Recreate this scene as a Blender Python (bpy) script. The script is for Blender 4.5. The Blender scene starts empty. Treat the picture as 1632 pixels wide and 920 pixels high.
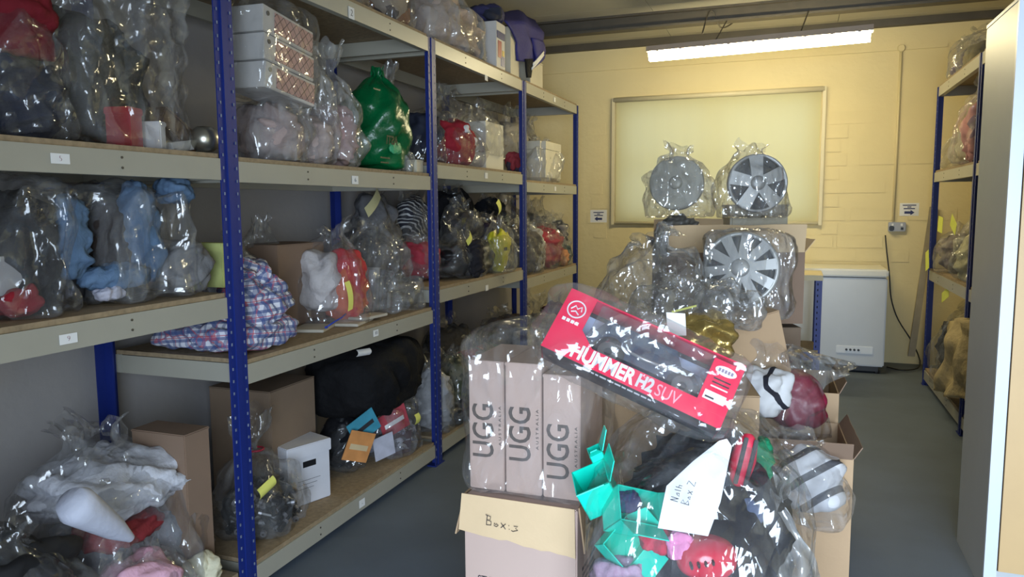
import bpy, bmesh, math, random
import numpy as np
from mathutils import Vector, Matrix

S = bpy.context.scene
COL = S.collection

# ------------------------------------------------------------------ camera
FPX = 1205.4
_ya, _pi, _ro = (math.radians(a) for a in (20.192, 6.188, -0.384))
CAM = Vector((0, 0, 1.6))
_fw = Vector((-math.sin(_ya) * math.cos(_pi), math.cos(_ya) * math.cos(_pi), -math.sin(_pi)))
_r0 = Vector((math.cos(_ya), math.sin(_ya), 0))
_u0 = _r0.cross(_fw)
_rt = _r0 * math.cos(_ro) + _u0 * math.sin(_ro)
_up = _u0 * math.cos(_ro) - _r0 * math.sin(_ro)
cd = bpy.data.cameras.new('camera')
cd.sensor_width = 36.0
cd.lens = 36.0 * FPX / 1632
cd.clip_start = 0.05
cam = bpy.data.objects.new('camera', cd)
COL.objects.link(cam)
cam.matrix_world = Matrix(((_rt.x, _up.x, -_fw.x, CAM.x), (_rt.y, _up.y, -_fw.y, CAM.y), (_rt.z, _up.z, -_fw.z, CAM.z), (0, 0, 0, 1)))
S.camera = cam

# ------------------------------------------------------------------ light, exposure
S.view_settings.view_transform = 'Standard'
S.view_settings.look = 'None'
S.view_settings.exposure = 0.36
S.view_settings.gamma = 1.0
S.view_settings.use_curve_mapping = False
W = bpy.data.worlds.new('world')
S.world = W
W.use_nodes = True
W.node_tree.nodes['Background'].inputs[0].default_value = (0.70, 0.82, 1.0, 1)
W.node_tree.nodes['Background'].inputs[1].default_value = 1.05
# daylight coming in through the open loading door behind the camera
dl = bpy.data.lights.new('door_daylight', 'AREA')
dl.shape = 'RECTANGLE'
dl.size, dl.size_y = 1.9, 2.2
dl.energy = 120
dl.spread = math.radians(115)
dl.color = (0.70, 0.84, 1.0)
dlo = bpy.data.objects.new('door_daylight', dl)
COL.objects.link(dlo)
dlo.location = (0.70, -1.25, 1.25)
dlo.rotation_euler = (math.radians(78), 0, 0)


def ray(px, py):
    return _fw + _rt * ((px - 816) / FPX) - _up * ((py - 460) / FPX)


def at(px, py, ax, v):
    d = ray(px, py)
    return CAM + d * ((v - CAM[ax]) / d[ax])


def dp(px, py, t):
    return CAM + ray(px, py) * t


# ------------------------------------------------------------------ materials
MATS = {}


def nmat(name):
    m = bpy.data.materials.new(name)
    m.use_nodes = True
    nt = m.node_tree
    b = nt.nodes['Principled BSDF']
    return m, nt, b


def mat(name, col, rough=0.6, metal=0.0, var=0.12, scale=9.0, bump=0.0, bscale=40.0, spec=0.5, emit=0.0):
    if name in MATS:
        return MATS[name]
    m, nt, b = nmat(name)
    tc = nt.nodes.new('ShaderNodeTexCoord')
    no = nt.nodes.new('ShaderNodeTexNoise')
    no.inputs['Scale'].default_value = scale
    no.inputs['Detail'].default_value = 5
    nt.links.new(tc.outputs['Object'], no.inputs['Vector'])
    mx = nt.nodes.new('ShaderNodeMix')
    mx.data_type = 'RGBA'
    c = tuple(col)
    mx.inputs['A'].default_value = tuple(max(0, x * (1 - var)) for x in c) + (1,)
    mx.inputs['B'].default_value = tuple(min(1, x * (1 + var)) for x in c) + (1,)
    nt.links.new(no.outputs['Fac'], mx.inputs['Factor'])
    nt.links.new(mx.outputs['Result'], b.inputs['Base Color'])
    b.inputs['Roughness'].default_value = rough
    b.inputs['Metallic'].default_value = metal
    b.inputs['Specular IOR Level'].default_value = spec
    if emit:
        b.inputs['Emission Color'].default_value = c + (1,)
        b.inputs['Emission Strength'].default_value = emit
    if bump:
        n2 = nt.nodes.new('ShaderNodeTexNoise')
        n2.inputs['Scale'].default_value = bscale
        n2.inputs['Detail'].default_value = 4
        nt.links.new(tc.outputs['Object'], n2.inputs['Vector'])
        bp = nt.nodes.new('ShaderNodeBump')
        bp.inputs['Strength'].default_value = bump
        bp.inputs['Distance'].default_value = 0.02
        nt.links.new(n2.outputs['Fac'], bp.inputs['Height'])
        nt.links.new(bp.outputs['Normal'], b.inputs['Normal'])
    MATS[name] = m
    return m


def cloth(col):
    k = 'cloth_%.3f_%.3f_%.3f' % tuple(col)
    return mat(k, col, 0.85, 0, 0.25, 14, 0.9, 15, spec=0.2)


def film(name, haze=0.075, tint=(.92, .92, .92), hcol=(0.85, 0.87, 0.9), scale=1.0, gl=0.055, rough=0.085, crk=0.55):
    """clear crinkled polythene: see-through, a little milky, with sharp glints along the creases"""
    if name in MATS:
        return MATS[name]
    m, nt, b = nmat(name)
    nt.nodes.remove(b)
    out = nt.nodes['Material Output']
    N = nt.nodes.new
    L = nt.links.new
    tc = N('ShaderNodeTexCoord')
    mp_ = N('ShaderNodeMapping')
    mp_.inputs['Scale'].default_value = (1.15, 1.15, 0.5)
    mp_.inputs['Rotation'].default_value = (0.12, -0.1, 0)
    L(tc.outputs['Object'], mp_.inputs['Vector'])
    nz = N('ShaderNodeTexNoise')
    nz.inputs['Scale'].default_value = 5 * scale
    nz.inputs['Detail'].default_value = 2
    L(mp_.outputs[0], nz.inputs['Vector'])
    va = N('ShaderNodeVectorMath')
    va.operation = 'MULTIPLY_ADD'
    va.inputs[1].default_value = (0.07 / scale,) * 3
    L(nz.outputs['Color'], va.inputs[0])
    L(mp_.outputs[0], va.inputs[2])
    cur = None
    rr_ = random.Random(hash(len(MATS)) + 5)
    for i_, wl_ in enumerate((.10, .072, .052, .085, .038, .03)):
        d_ = Vector((rr_.uniform(-1, 1), rr_.uniform(-1, 1), rr_.uniform(-1, 1))).normalized()
        dt = N('ShaderNodeVectorMath')
        dt.operation = 'DOT_PRODUCT'
        dt.inputs[1].default_value = d_
        L(va.outputs[0], dt.inputs[0])
        pg = N('ShaderNodeMath')
        pg.operation = 'PINGPONG'
        pg.inputs[1].default_value = wl_ / scale
        L(dt.outputs['Value'], pg.inputs[0])
        mk = N('ShaderNodeTexNoise')
        mk.inputs['Scale'].default_value = (5 + i_) * scale
        mk.inputs['Detail'].default_value = 1
        ofs = N('ShaderNodeVectorMath')
        ofs.operation = 'ADD'
        ofs.inputs[1].default_value = (i_ * 7.7, i_ * 3.1, i_ * 5.3)
        L(mp_.outputs[0], ofs.inputs[0])
        L(ofs.outputs[0], mk.inputs['Vector'])
        mg = N('ShaderNodeMapRange')
        mg.inputs['From Min'].default_value = .45
        mg.inputs['From Max'].default_value = .62
        L(mk.outputs['Fac'], mg.inputs['Value'])
        ml = N('ShaderNodeMath')
        ml.operation = 'MULTIPLY'
        L(pg.outputs[0], ml.inputs[0])
        L(mg.outputs['Result'], ml.inputs[1])
        if cur is None:
            cur = ml.outputs[0]
        else:
            ad_ = N('ShaderNodeMath')
            ad_.operation = 'ADD'
            L(cur, ad_.inputs[0])
            L(ml.outputs[0], ad_.inputs[1])
            cur = ad_.outputs[0]
    bp = N('ShaderNodeBump')
    bp.inputs['Strength'].default_value = crk
    bp.inputs['Distance'].default_value = 1.0
    L(cur, bp.inputs['Height'])
    tr = N('ShaderNodeBsdfTransparent')
    tr.inputs[0].default_value = tuple(tint) + (1,)
    df = N('ShaderNodeBsdfDiffuse')
    df.inputs[0].default_value = tuple(hcol) + (1,)
    L(bp.outputs['Normal'], df.inputs['Normal'])
    tl = N('ShaderNodeBsdfTranslucent')
    tl.inputs[0].default_value = tuple(hcol) + (1,)
    hz = N('ShaderNodeMixShader')
    hz.inputs[0].default_value = 0.4
    L(df.outputs[0], hz.inputs[1])
    L(tl.outputs[0], hz.inputs[2])
    m1 = N('ShaderNodeMixShader')
    # milkier where the film is creased
    mr = N('ShaderNodeMapRange')
    mr.inputs['From Min'].default_value = 0.0
    mr.inputs['From Max'].default_value = 0.12
    mr.inputs['To Min'].default_value = haze * 0.5
    mr.inputs['To Max'].default_value = haze * 2.0
    L(cur, mr.inputs['Value'])
    L(mr.outputs['Result'], m1.inputs[0])
    L(tr.outputs[0], m1.inputs[1])
    L(hz.outputs[0], m1.inputs[2])
    gs = N('ShaderNodeBsdfGlossy')
    gs.inputs['Color'].default_value = (1, 1, 1, 1)
    gs.inputs['Roughness'].default_value = rough
    L(bp.outputs['Normal'], gs.inputs['Normal'])
    lw = N('ShaderNodeLayerWeight')
    lw.inputs['Blend'].default_value = 0.25
    L(bp.outputs['Normal'], lw.inputs['Normal'])
    mm = N('ShaderNodeMapRange')
    mm.inputs['To Min'].default_value = gl
    mm.inputs['To Max'].default_value = min(0.5, gl * 5)
    L(lw.outputs['Fresnel'], mm.inputs['Value'])
    m2 = N('ShaderNodeMixShader')
    L(mm.outputs['Result'], m2.inputs[0])
    L(m1.outputs[0], m2.inputs[1])
    L(gs.outputs[0], m2.inputs[2])
    L(m2.outputs[0], out.inputs['Surface'])
    MATS[name] = m
    return m


def stripes_mat(name, base, bands, rough=0.8, space='Object', rot=(0, 0, 0)):
    """base colour with crossing stripe bands: (axis, period, width, offset, colour, mix)"""
    if name in MATS:
        return MATS[name]
    m, nt, b = nmat(name)
    N = nt.nodes.new
    L = nt.links.new
    tc = N('ShaderNodeTexCoord')
    mp = N('ShaderNodeMapping')
    mp.inputs['Rotation'].default_value = rot
    L(tc.outputs[space], mp.inputs['Vector'])
    sp = N('ShaderNodeSeparateXYZ')
    L(mp.outputs[0], sp.inputs[0])
    cur = None
    for ax, per, wid, off, colr, fac in bands:
        a = N('ShaderNodeMath')
        a.operation = 'ADD'
        a.inputs[1].default_value = off + 50 * per
        L(sp.outputs[ax], a.inputs[0])
        mo = N('ShaderNodeMath')
        mo.operation = 'FLOORED_MODULO'
        mo.inputs[1].default_value = per
        L(a.outputs[0], mo.inputs[0])
        lt = N('ShaderNodeMath')
        lt.operation = 'LESS_THAN'
        lt.inputs[1].default_value = wid
        L(mo.outputs[0], lt.inputs[0])
        ml = N('ShaderNodeMath')
        ml.operation = 'MULTIPLY'
        ml.inputs[1].default_value = fac
        L(lt.outputs[0], ml.inputs[0])
        mx = N('ShaderNodeMix')
        mx.data_type = 'RGBA'
        if cur is None:
            mx.inputs['A'].default_value = tuple(base) + (1,)
        else:
            L(cur, mx.inputs['A'])
        mx.inputs['B'].default_value = tuple(colr) + (1,)
        L(ml.outputs[0], mx.inputs['Factor'])
        cur = mx.outputs['Result']
    L(cur, b.inputs['Base Color'])
    b.inputs['Roughness'].default_value = rough
    b.inputs['Specular IOR Level'].default_value = 0.3
    MATS[name] = m
    return m


def patch_mat(name, cols, scale=6, rough=0.8):
    """irregular patches of several colours (mixed contents, camouflage print)"""
    if name in MATS:
        return MATS[name]
    m, nt, b = nmat(name)
    N = nt.nodes.new
    L = nt.links.new
    tc = N('ShaderNodeTexCoord')
    nz = N('ShaderNodeTexNoise')
    nz.inputs['Scale'].default_value = scale
    nz.inputs['Detail'].default_value = 2
    L(tc.outputs['Object'], nz.inputs['Vector'])
    vo = N('ShaderNodeTexVoronoi')
    vo.inputs['Scale'].default_value = scale
    va = N('ShaderNodeVectorMath')
    va.operation = 'MULTIPLY_ADD'
    va.inputs[1].default_value = (0.25, 0.25, 0.25)
    L(nz.outputs['Color'], va.inputs[0])
    L(tc.outputs['Object'], va.inputs[2])
    L(va.outputs[0], vo.inputs['Vector'])
    sp = N('ShaderNodeSeparateColor')
    L(vo.outputs['Color'], sp.inputs[0])
    cr = N('ShaderNodeValToRGB')
    cr.color_ramp.interpolation = 'CONSTANT'
    el = cr.color_ramp.elements
    while len(el) < len(cols):
        el.new(0.5)
    for i, c in enumerate(cols):
        el[i].position = i / len(cols)
        el[i].color = tuple(c) + (1,)
    L(sp.outputs[0], cr.inputs[0])
    L(cr.outputs[0], b.inputs['Base Color'])
    b.inputs['Roughness'].default_value = rough
    MATS[name] = m
    return m


CREAM = mat('cream_painted_wall', (0.68, 0.575, 0.325), 0.75, var=0.06, scale=3, bump=0.25, bscale=14)
SIDEW = mat('grey_white_painted_wall', (0.36, 0.34, 0.335), 0.8, var=0.08, scale=4, bump=0.12, bscale=20)
CEIL = mat('off_white_ceiling_board', (0.42, 0.40, 0.33), 0.9, var=0.06, scale=3)
STEELD = mat('dark_painted_steel', (0.07, 0.06, 0.045), 0.6, var=0.3, scale=8)
FLOORM = mat('grey_painted_concrete', (0.103, 0.130, 0.168), 0.66, var=0.3, scale=2.4, bump=0.05, bscale=18)
BLUE = mat('blue_powder_coat', (0.006, 0.020, 0.17), 0.5, var=0.1, scale=10)
BEAMG = mat('beam_grey_enamel', (0.34, 0.325, 0.27), 0.38, var=0.06, scale=6)
OSB = mat('chipboard', (0.27, 0.20, 0.12), 0.8, var=0.45, scale=45, bump=0.15, bscale=80)
SLOT = mat('punched_slot_edge', (0.16, 0.19, 0.27), 0.5, var=0.8, scale=25)
SLOTD = mat('punched_slot_dark', (0.004, 0.005, 0.012), 0.9)
WHITE = mat('white_paper', (0.72, 0.72, 0.72), 0.75, var=0.04)
INK = mat('black_ink', (0.02, 0.02, 0.025), 0.7)
INKR = mat('dark_red_ink', (0.22, 0.03, 0.07), 0.7)
YELLOW = mat('yellow_paper', (0.72, 0.72, 0.16), 0.75, var=0.06)
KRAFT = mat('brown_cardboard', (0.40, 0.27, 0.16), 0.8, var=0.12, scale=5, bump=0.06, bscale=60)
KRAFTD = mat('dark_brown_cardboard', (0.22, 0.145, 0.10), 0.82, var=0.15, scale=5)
KRAFTL = mat('pale_tan_cardboard', (0.58, 0.42, 0.25), 0.8, var=0.10, scale=6, bump=0.06, bscale=60)
PINKKRAFT = mat('pinkish_kraft_board', (0.46, 0.335, 0.285), 0.75, var=0.06, scale=5)
FILM = film('clear_polythene')
FILMC = film('very_clear_polythene', haze=0.045, gl=0.05)
FILMM = film('milky_polythene', haze=0.15, gl=0.06)
FILMK = film('crackly_cellophane', haze=0.09, gl=0.10, scale=1.3, rough=0.09)
FILMT = film('taut_polythene', haze=0.045, gl=0.04, crk=0.3)
FILMG = film('green_polythene', haze=0.45, tint=(0.05, 0.5, 0.16), hcol=(0.0, 0.30, 0.07), gl=0.09)

# ------------------------------------------------------------------ object helpers


def tag(o, label, cat, group=None, kind=None):
    if label:
        o['label'] = label
    if cat:
        o['category'] = cat
    if group:
        o['group'] = group
    if kind:
        o['kind'] = kind
    return o


def thing(name, label, cat, loc=(0, 0, 0), rz=0.0, group=None, rot=None):
    o = bpy.data.objects.new(name, None)
    o.empty_display_size = 0.05
    COL.objects.link(o)
    o.location = loc
    o.rotation_euler = rot if rot else (0, 0, rz)
    return tag(o, label, cat, group)


def link(name, me, m, parent=None, loc=None, rot=None):
    o = bpy.data.objects.new(name, me)
    COL.objects.link(o)
    if m is not None and not me.materials:
        me.materials.append(m)
    if parent is not None:
        o.parent = parent
    if loc is not None:
        o.location = loc
    if rot is not None:
        o.rotation_euler = rot
    return o


class MB:
    def __init__(s):
        s.v = []
        s.f = []

    def box(s, x0, x1, y0, y1, z0, z1):
        n = len(s.v)
        s.v += [(x0, y0, z0), (x1, y0, z0), (x1, y1, z0), (x0, y1, z0), (x0, y0, z1), (x1, y0, z1), (x1, y1, z1), (x0, y1, z1)]
        s.f += [tuple(n + i for i in q) for q in ((0, 3, 2, 1), (4, 5, 6, 7), (0, 1, 5, 4), (1, 2, 6, 5), (2, 3, 7, 6), (3, 0, 4, 7))]
        return s

    def poly(s, pts):
        n = len(s.v)
        s.v += [tuple(p) for p in pts]
        s.f.append(tuple(range(n, n + len(pts))))
        return s

    def prism(s, pts, th):
        """flat outline pts (3D) given thickness th along its normal"""
        P = [Vector(p) for p in pts]
        nrm = Vector((0, 0, 0))
        for i in range(1, len(P) - 1):
            nrm += (P[i] - P[0]).cross(P[i + 1] - P[0])
        nrm.normalize()
        n = len(s.v)
        k = len(P)
        s.v += [tuple(p) for p in P] + [tuple(p + nrm * th) for p in P]
        s.f.append(tuple(range(n + k - 1, n - 1, -1)))
        s.f.append(tuple(range(n + k, n + 2 * k)))
        for i in range(k):
            j = (i + 1) % k
            s.f.append((n + i, n + j, n + k + j, n + k + i))
        return s

    def tube(s, pts, r, seg=8, closed=False):
        P = [Vector(p) for p in pts]
        n0 = len(s.v)
        k = len(P)
        for i, p in enumerate(P):
            a = P[(i - 1) % k] if (closed or i > 0) else P[i]
            b = P[(i + 1) % k] if (closed or i < k - 1) else P[i]
            t = (b - a).normalized()
            h = Vector((0, 0, 1)) if abs(t.z) < 0.9 else Vector((1, 0, 0))
            e1 = t.cross(h).normalized()
            e2 = t.cross(e1)
            rr = r[i] if isinstance(r, (list, tuple)) else r
            for j in range(seg):
                an = 2 * math.pi * j / seg
                s.v.append(tuple(p + e1 * (math.cos(an) * rr) + e2 * (math.sin(an) * rr)))
        for i in range(k if closed else k - 1):
            for j in range(seg):
                a = n0 + i * seg + j
                b = n0 + i * seg + (j + 1) % seg
                c = n0 + ((i + 1) % k) * seg + (j + 1) % seg
                d = n0 + ((i + 1) % k) * seg + j
                s.f.append((a, b, c, d))
        if not closed:
            s.f.append(tuple(n0 + j for j in range(seg))[::-1])
            s.f.append(tuple(n0 + (k - 1) * seg + j for j in range(seg)))
        return s

    def lathe(s, prof, seg=32):
        """profile of (r, z) turned about local z"""
        n0 = len(s.v)
        for r, z in prof:
            for j in range(seg):
                a = 2 * math.pi * j / seg
                s.v.append((r * math.cos(a), r * math.sin(a), z))
        for i in range(len(prof) - 1):
            for j in range(seg):
                a = n0 + i * seg + j
                b = n0 + i * seg + (j + 1) % seg
                s.f.append((a, b, b + seg, a + seg))
        return s

    def mesh(s, name='mesh', smooth=False):
        me = bpy.data.meshes.new(name)
        me.from_pydata(s.v, [], s.f)
        if smooth:
            me.polygons.foreach_set('use_smooth', [True] * len(me.polygons))
        me.update()
        return me

    def obj(s, name, m, parent=None, loc=None, rot=None, smooth=False):
        return link(name, s.mesh(name, smooth), m, parent, loc, rot)


def bevel_box(dx, dy, dz, r=0.004, center=False):
    bm = bmesh.new()
    bmesh.ops.create_cube(bm, size=1)
    for v in bm.verts:
        v.co = Vector((v.co.x * dx, v.co.y * dy, v.co.z * dz + (0 if center else dz / 2)))
    bmesh.ops.bevel(bm, geom=list(bm.edges), offset=r, segments=2, affect='EDGES')
    me = bpy.data.meshes.new('box')
    bm.to_mesh(me)
    bm.free()
    return me


# vectorised lattice noise ------------------------------------------------
def _hash(i, j, k, s):
    n = (i * 374761393 + j * 668265263 + k * 2147483647 + s * 974634777) & 0xFFFFFFFF
    n = ((n ^ (n >> 13)) * 1274126177) & 0xFFFFFFFF
    n = ((n ^ (n >> 16)) * 2246822519) & 0xFFFFFFFF
    return ((n ^ (n >> 15)) & 0xFFFFFF) / float(0xFFFFFF)


def vnoise(P, s=0):
    P = np.asarray(P, float) + 100.0
    I = np.floor(P).astype(np.int64)
    F = P - I
    F = F * F * (3 - 2 * F)
    r = 0
    for a in (0, 1):
        for b in (0, 1):
            for c in (0, 1):
                w = (F[:, 0] if a else 1 - F[:, 0]) * (F[:, 1] if b else 1 - F[:, 1]) * (F[:, 2] if c else 1 - F[:, 2])
                r = r + w * _hash(I[:, 0] + a, I[:, 1] + b, I[:, 2] + c, s)
    return r


def ridge(P, s=0):
    return 1 - np.abs(2 * vnoise(P, s) - 1)


def grid_mesh(V, nr, nu, cap0=True, cap1=False, name='grid'):
    faces = []
    for i in range(nr - 1):
        for j in range(nu):
            a = i * nu + j
            b = i * nu + (j + 1) % nu
            faces.append((a, b, b + nu, a + nu))
    V = [tuple(p) for p in V]
    if cap0:
        faces.append(tuple(range(nu))[::-1])
    if cap1:
        faces.append(tuple((nr - 1) * nu + j for j in range(nu)))
    me = bpy.data.meshes.new(name)
    me.from_pydata(V, [], faces)
    me.polygons.foreach_set('use_smooth', [True] * len(me.polygons))
    me.update()
    return me


def ring_points(dx, dy, h, prof, nu, nr, seed, amp, n, folds=9, lean=(0, 0)):
    pr = np.array(prof, float)
    L = np.r_[0, np.cumsum(np.hypot(np.diff(pr[:, 0]) * 0.7, np.diff(pr[:, 1]) * 1.4))]
    t = np.linspace(0, L[-1], nr)
    R = np.interp(t, L, pr[:, 0])
    Z = np.interp(t, L, pr[:, 1])
    th = np.linspace(0, 2 * np.pi, nu, endpoint=False)
    c, s_ = np.cos(th), np.sin(th)
    se = (np.abs(c) ** n + np.abs(s_) ** n) ** (-1 / n)
    rng = np.random.RandomState(seed)
    ph = rng.rand(4) * 6.28
    fold = 0.6 * np.sin(folds * th + ph[0]) + 0.4 * np.sin((folds + 4) * th + ph[1])
    RR, TT = np.meshgrid(R, th, indexing='ij')
    ZZ = np.meshgrid(Z, th, indexing='ij')[0]
    X = RR * (c * se)[None, :]
    Y = RR * (s_ * se)[None, :]
    nk = np.clip(ZZ - 0.35, 0, 1) * 0.5
    fm = 1 + amp * 1.6 * nk * fold[None, :]
    X, Y = X * fm, Y * fm
    X = X * dx / 2 + lean[0] * h * np.clip(ZZ, 0, 2) ** 1.6
    Y = Y * dy / 2 + lean[1] * h * np.clip(ZZ, 0, 2) ** 1.6
    P = np.stack([X.ravel(), Y.ravel(), (ZZ * h).ravel()], 1)
    return P, ZZ.ravel()


PROF = {
    'loose': [(0.05, 0), (.6, 0), (.94, .02), (1, .12), (1, .34), (.97, .52), (.86, .66), (.64, .78), (.42, .86), (.30, .91), (.34, .96), (.46, 1.0)],
    'tied': [(0.05, 0), (.6, 0), (.95, .04), (1.02, .16), (.98, .32), (.82, .48), (.48, .60), (.14, .68), (.11, .71), (.30, .80), (.52, .90), (.56, 1.0)],
    'twist': [(0.05, 0), (.6, 0), (.95, .04), (1, .18), (.98, .38), (.85, .54), (.55, .68), (.18, .77), (.15, .80), (.36, .89), (.55, 1.0)],
    'open': [(0.05, 0), (.6, 0), (.93, .03), (1, .15), (1, .45), (.98, .7), (.9, .85), (.97, .93), (1.0, 1.0)],
    'block': [(0.05, 0), (.7, 0), (.98, .02), (1, .1), (1, .5), (1, .85), (.97, .95), (.8, 1.0), (.4, 1.03), (.06, 1.0)],
}


def crease(P, seed, wl, k=6):
    """crumpled sheet: straight sharp folds in random directions, each fading in and out over the surface"""
    rng = np.random.RandomState(seed)
    warp = np.stack([vnoise(P * 4 + 3.3, seed), vnoise(P * 4 + 8.1, seed + 1), vnoise(P * 4 + 15.7, seed + 2)], 1) * 0.05
    h = np.zeros(len(P))
    for i in range(k):
        d = rng.randn(3)
        d /= np.linalg.norm(d)
        w_ = wl * (0.6 + 0.9 * rng.rand())
        x = (P + warp) @ d / w_ + rng.rand()
        tr = 2 * np.abs(x - np.floor(x + .5)) - .5
        mk = np.clip((vnoise(P * (0.5 / wl) + rng.rand() * 50, seed + 20 + i) - .35) * 3.5, 0, 1)
        h += tr * w_ * mk
    return h


def grid_normals(P, nr, nu, out=True):
    G = P.reshape(nr, nu, 3)
    du = np.roll(G, -1, 1) - np.roll(G, 1, 1)
    dv = np.gradient(G, axis=0)
    N_ = np.cross(du, dv)
    N_ /= np.linalg.norm(N_, axis=2)[:, :, None] + 1e-9
    return N_.reshape(-1, 3)


def bag_mesh(dx, dy, h, seed=0, prof='loose', amp=0.10, n=3.2, nu=64, nr=46, freq=7.0, lean=(0, 0), folds=9):
    rng = np.random.RandomState(seed + 500)
    if lean == (0, 0):
        lean = tuple((rng.rand(2) - .5) * .22 * min(1, min(dx, dy) / h))
    base = PROF[prof] if isinstance(prof, str) else prof
    P, zz = ring_points(dx, dy, h, base, nu, nr, seed, amp * 2, n, folds, lean)
    N_ = grid_normals(P, nr, nu)
    Q = P + (seed % 37) * 3.17
    m = min(dx, dy, h)
    wl = max(.06, min(.17, m * .55))
    cr = crease(Q, seed, wl, 6) + .5 * crease(Q, seed + 9, wl * .45, 5)
    low = vnoise(Q * (1.6 / m), 3) - 0.55
    k = amp / .10
    P += N_ * (cr * .17 * k + low * .15 * m * k * np.clip(zz * 4, .2, 1))[:, None]
    # ragged mouth
    th = np.tile(np.arange(nu) / nu * 2 * np.pi, nr)
    rag = np.sin(3 * th + rng.rand() * 6) * .28 + np.sin(5 * th + rng.rand() * 6) * .25 + np.sin(th + rng.rand() * 6) * .3 + .4 * (vnoise(np.stack([np.cos(th) * 3, np.sin(th) * 3, 0 * th + seed], 1), 5) - .5)
    top = np.clip((zz - .74) / .26, 0, 1)
    if prof != 'block':
        P[:, 2] += rag * top * min(.13 * h, .06)
    P[:, 2] = np.maximum(P[:, 2], 0.002)
    return grid_mesh(P, nr, nu, True, False, 'plastic_bag')


def lump_mesh(dx, dy, h, seed=0, amp=0.14, n=2.8, nu=56, nr=34, freq=6.0, layers=0, flat=0.0):
    """a heap of cloth: rounded, sagging, folded; layers > 0 gives a stack of folds"""
    ph = np.linspace(-np.pi / 2 + 0.05, np.pi / 2 - 0.05, nr)
    cz, sz = np.cos(ph), np.sin(ph)
    e = 2.0 / n
    R = cz ** e
    Zp = np.sign(sz) * np.abs(sz) ** (0.75)
    th = np.linspace(0, 2 * np.pi, nu, endpoint=False)
    c, s_ = np.cos(th), np.sin(th)
    se = (np.abs(c) ** n + np.abs(s_) ** n) ** (-1 / n)
    X = np.outer(R, c * se) * dx / 2
    Y = np.outer(R, s_ * se) * dy / 2
    Z = np.outer((Zp + 1) / 2, np.ones(nu)) * h
    P = np.stack([X.ravel(), Y.ravel(), Z.ravel()], 1)
    Nn = grid_normals(P, nr, nu)
    Q = P + (seed % 41) * 5.31
    m = min(dx, dy, h)
    wl = max(.035, min(.14, m * .55))
    an = np.array([1.0, 1.0, 2.0 if layers else 1.35])
    warp = np.stack([vnoise(Q * 5, 5), vnoise(Q * 5 + 9, 6), vnoise(Q * 5 + 17, 7)], 1) * wl * .7
    cr = crease((Q + warp) * an, seed, wl, 5) + .55 * crease((Q + warp) * an, seed + 3, wl * .42, 6)
    low = vnoise(Q * (1.3 / m), 8) - .5
    P += Nn * (cr * .20 + low * .10 * m)[:, None] * (amp / .14)
    if layers:
        zl = P[:, 2] / h * layers + .35 * (vnoise(Q * (1.2 / m), 12) - .5) * 2
        P[:, :2] *= (1 - .07 * (1 - np.abs(np.sin(zl * np.pi)) ** .6))[:, None]
    P[:, 2] = np.maximum(P[:, 2], 0.0)
    return grid_mesh(P, nr, nu, True, True, 'heap')


SEED = [10]


def nxt():
    SEED[0] += 1
    return SEED[0]


def place_bag(label, base, size, prof='loose', m=None, rz=0, group=None, amp=0.10, lean=(0, 0), tie=None, freq=7.0, rot=None, seed=None, n=2.7, name='plastic_bag'):
    me = bag_mesh(size[0], size[1], size[2], seed or nxt(), prof, amp, lean=lean, freq=freq, n=n)
    if tie is None:
        o = link(name, me, m or FILM, None, base, rot or (0, 0, rz))
        return tag(o, label, 'bag', group)
    t = thing(name, label, 'bag', base, rz, group, rot)
    link('film', me, m or FILM, t)
    zt = {'tied': .695, 'twist': .845}.get(prof, .7)
    c = (lean[0] * size[2] * zt ** 1.6, lean[1] * size[2] * zt ** 1.6, size[2] * zt)
    rr = 0.5 * min(size[0], size[1]) * 0.17
    pts = [(c[0] + math.cos(a) * rr * size[0] / min(size[0], size[1]), c[1] + math.sin(a) * rr * size[1] / min(size[0], size[1]), c[2]) for a in np.linspace(0, 6.283, 15)[:-1]]
    MB().tube(pts, 0.005, 6, closed=True).obj('tie', mat('tie_%s' % (tie,), tie, 0.4), t, smooth=True)
    return t


def place_lump(name, label, cat, base, size, m, rz=0, group=None, amp=None, layers=0, rot=None, n=2.8, freq=6.0):
    if amp is None:
        amp = 0.16 * min(size)
    me = lump_mesh(size[0], size[1], size[2], nxt(), amp / max(min(size), .05), n=n, layers=layers, freq=freq)
    o = link(name, me, m, None, base, rot or (0, 0, rz))
    return tag(o, label, cat, group)


def text_mesh(body, size=0.1, align='CENTER', ext=0.0008, bold=0.0, sx=1.0, fit=None):
    cu = bpy.data.curves.new('lettering', 'FONT')
    cu.body = body
    cu.size = size
    cu.align_x = align
    cu.align_y = 'CENTER'
    cu.extrude = ext
    cu.offset = bold
    cu.resolution_u = 3
    o = bpy.data.objects.new('lettering', cu)
    COL.objects.link(o)
    o.scale = (sx, 1, 1)
    dg = bpy.context.evaluated_depsgraph_get()
    me = bpy.data.meshes.new_from_object(o.evaluated_get(dg))
    if fit:
        xs_ = [v.co.x for v in me.vertices]
        sx = fit / (max(xs_) - min(xs_))
    me.transform(Matrix.Diagonal((sx, 1, 1, 1)))
    bpy.data.objects.remove(o)
    bpy.data.curves.remove(cu)
    me.materials.clear()
    return me


def frame_rot(xa, ya):
    """euler whose local x, y run along xa, ya"""
    x = Vector(xa).normalized()
    y = Vector(ya)
    y = (y - x * y.dot(x)).normalized()
    z = x.cross(y)
    return Matrix((x, y, z)).transposed().to_euler()


def text(body, size, m, parent, loc, xa, ya, name='lettering', **k):
    return link(name, text_mesh(body, size, **k), m, parent, loc, frame_rot(xa, ya))


def strokes(lines, m, parent, loc, xa, ya, r=0.0015, name='handwriting'):
    mb = MB()
    for ln in lines:
        mb.tube([(x, y, 0) for x, y in ln], r, 5)
    return mb.obj(name, m, parent, loc, frame_rot(xa, ya))


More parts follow.
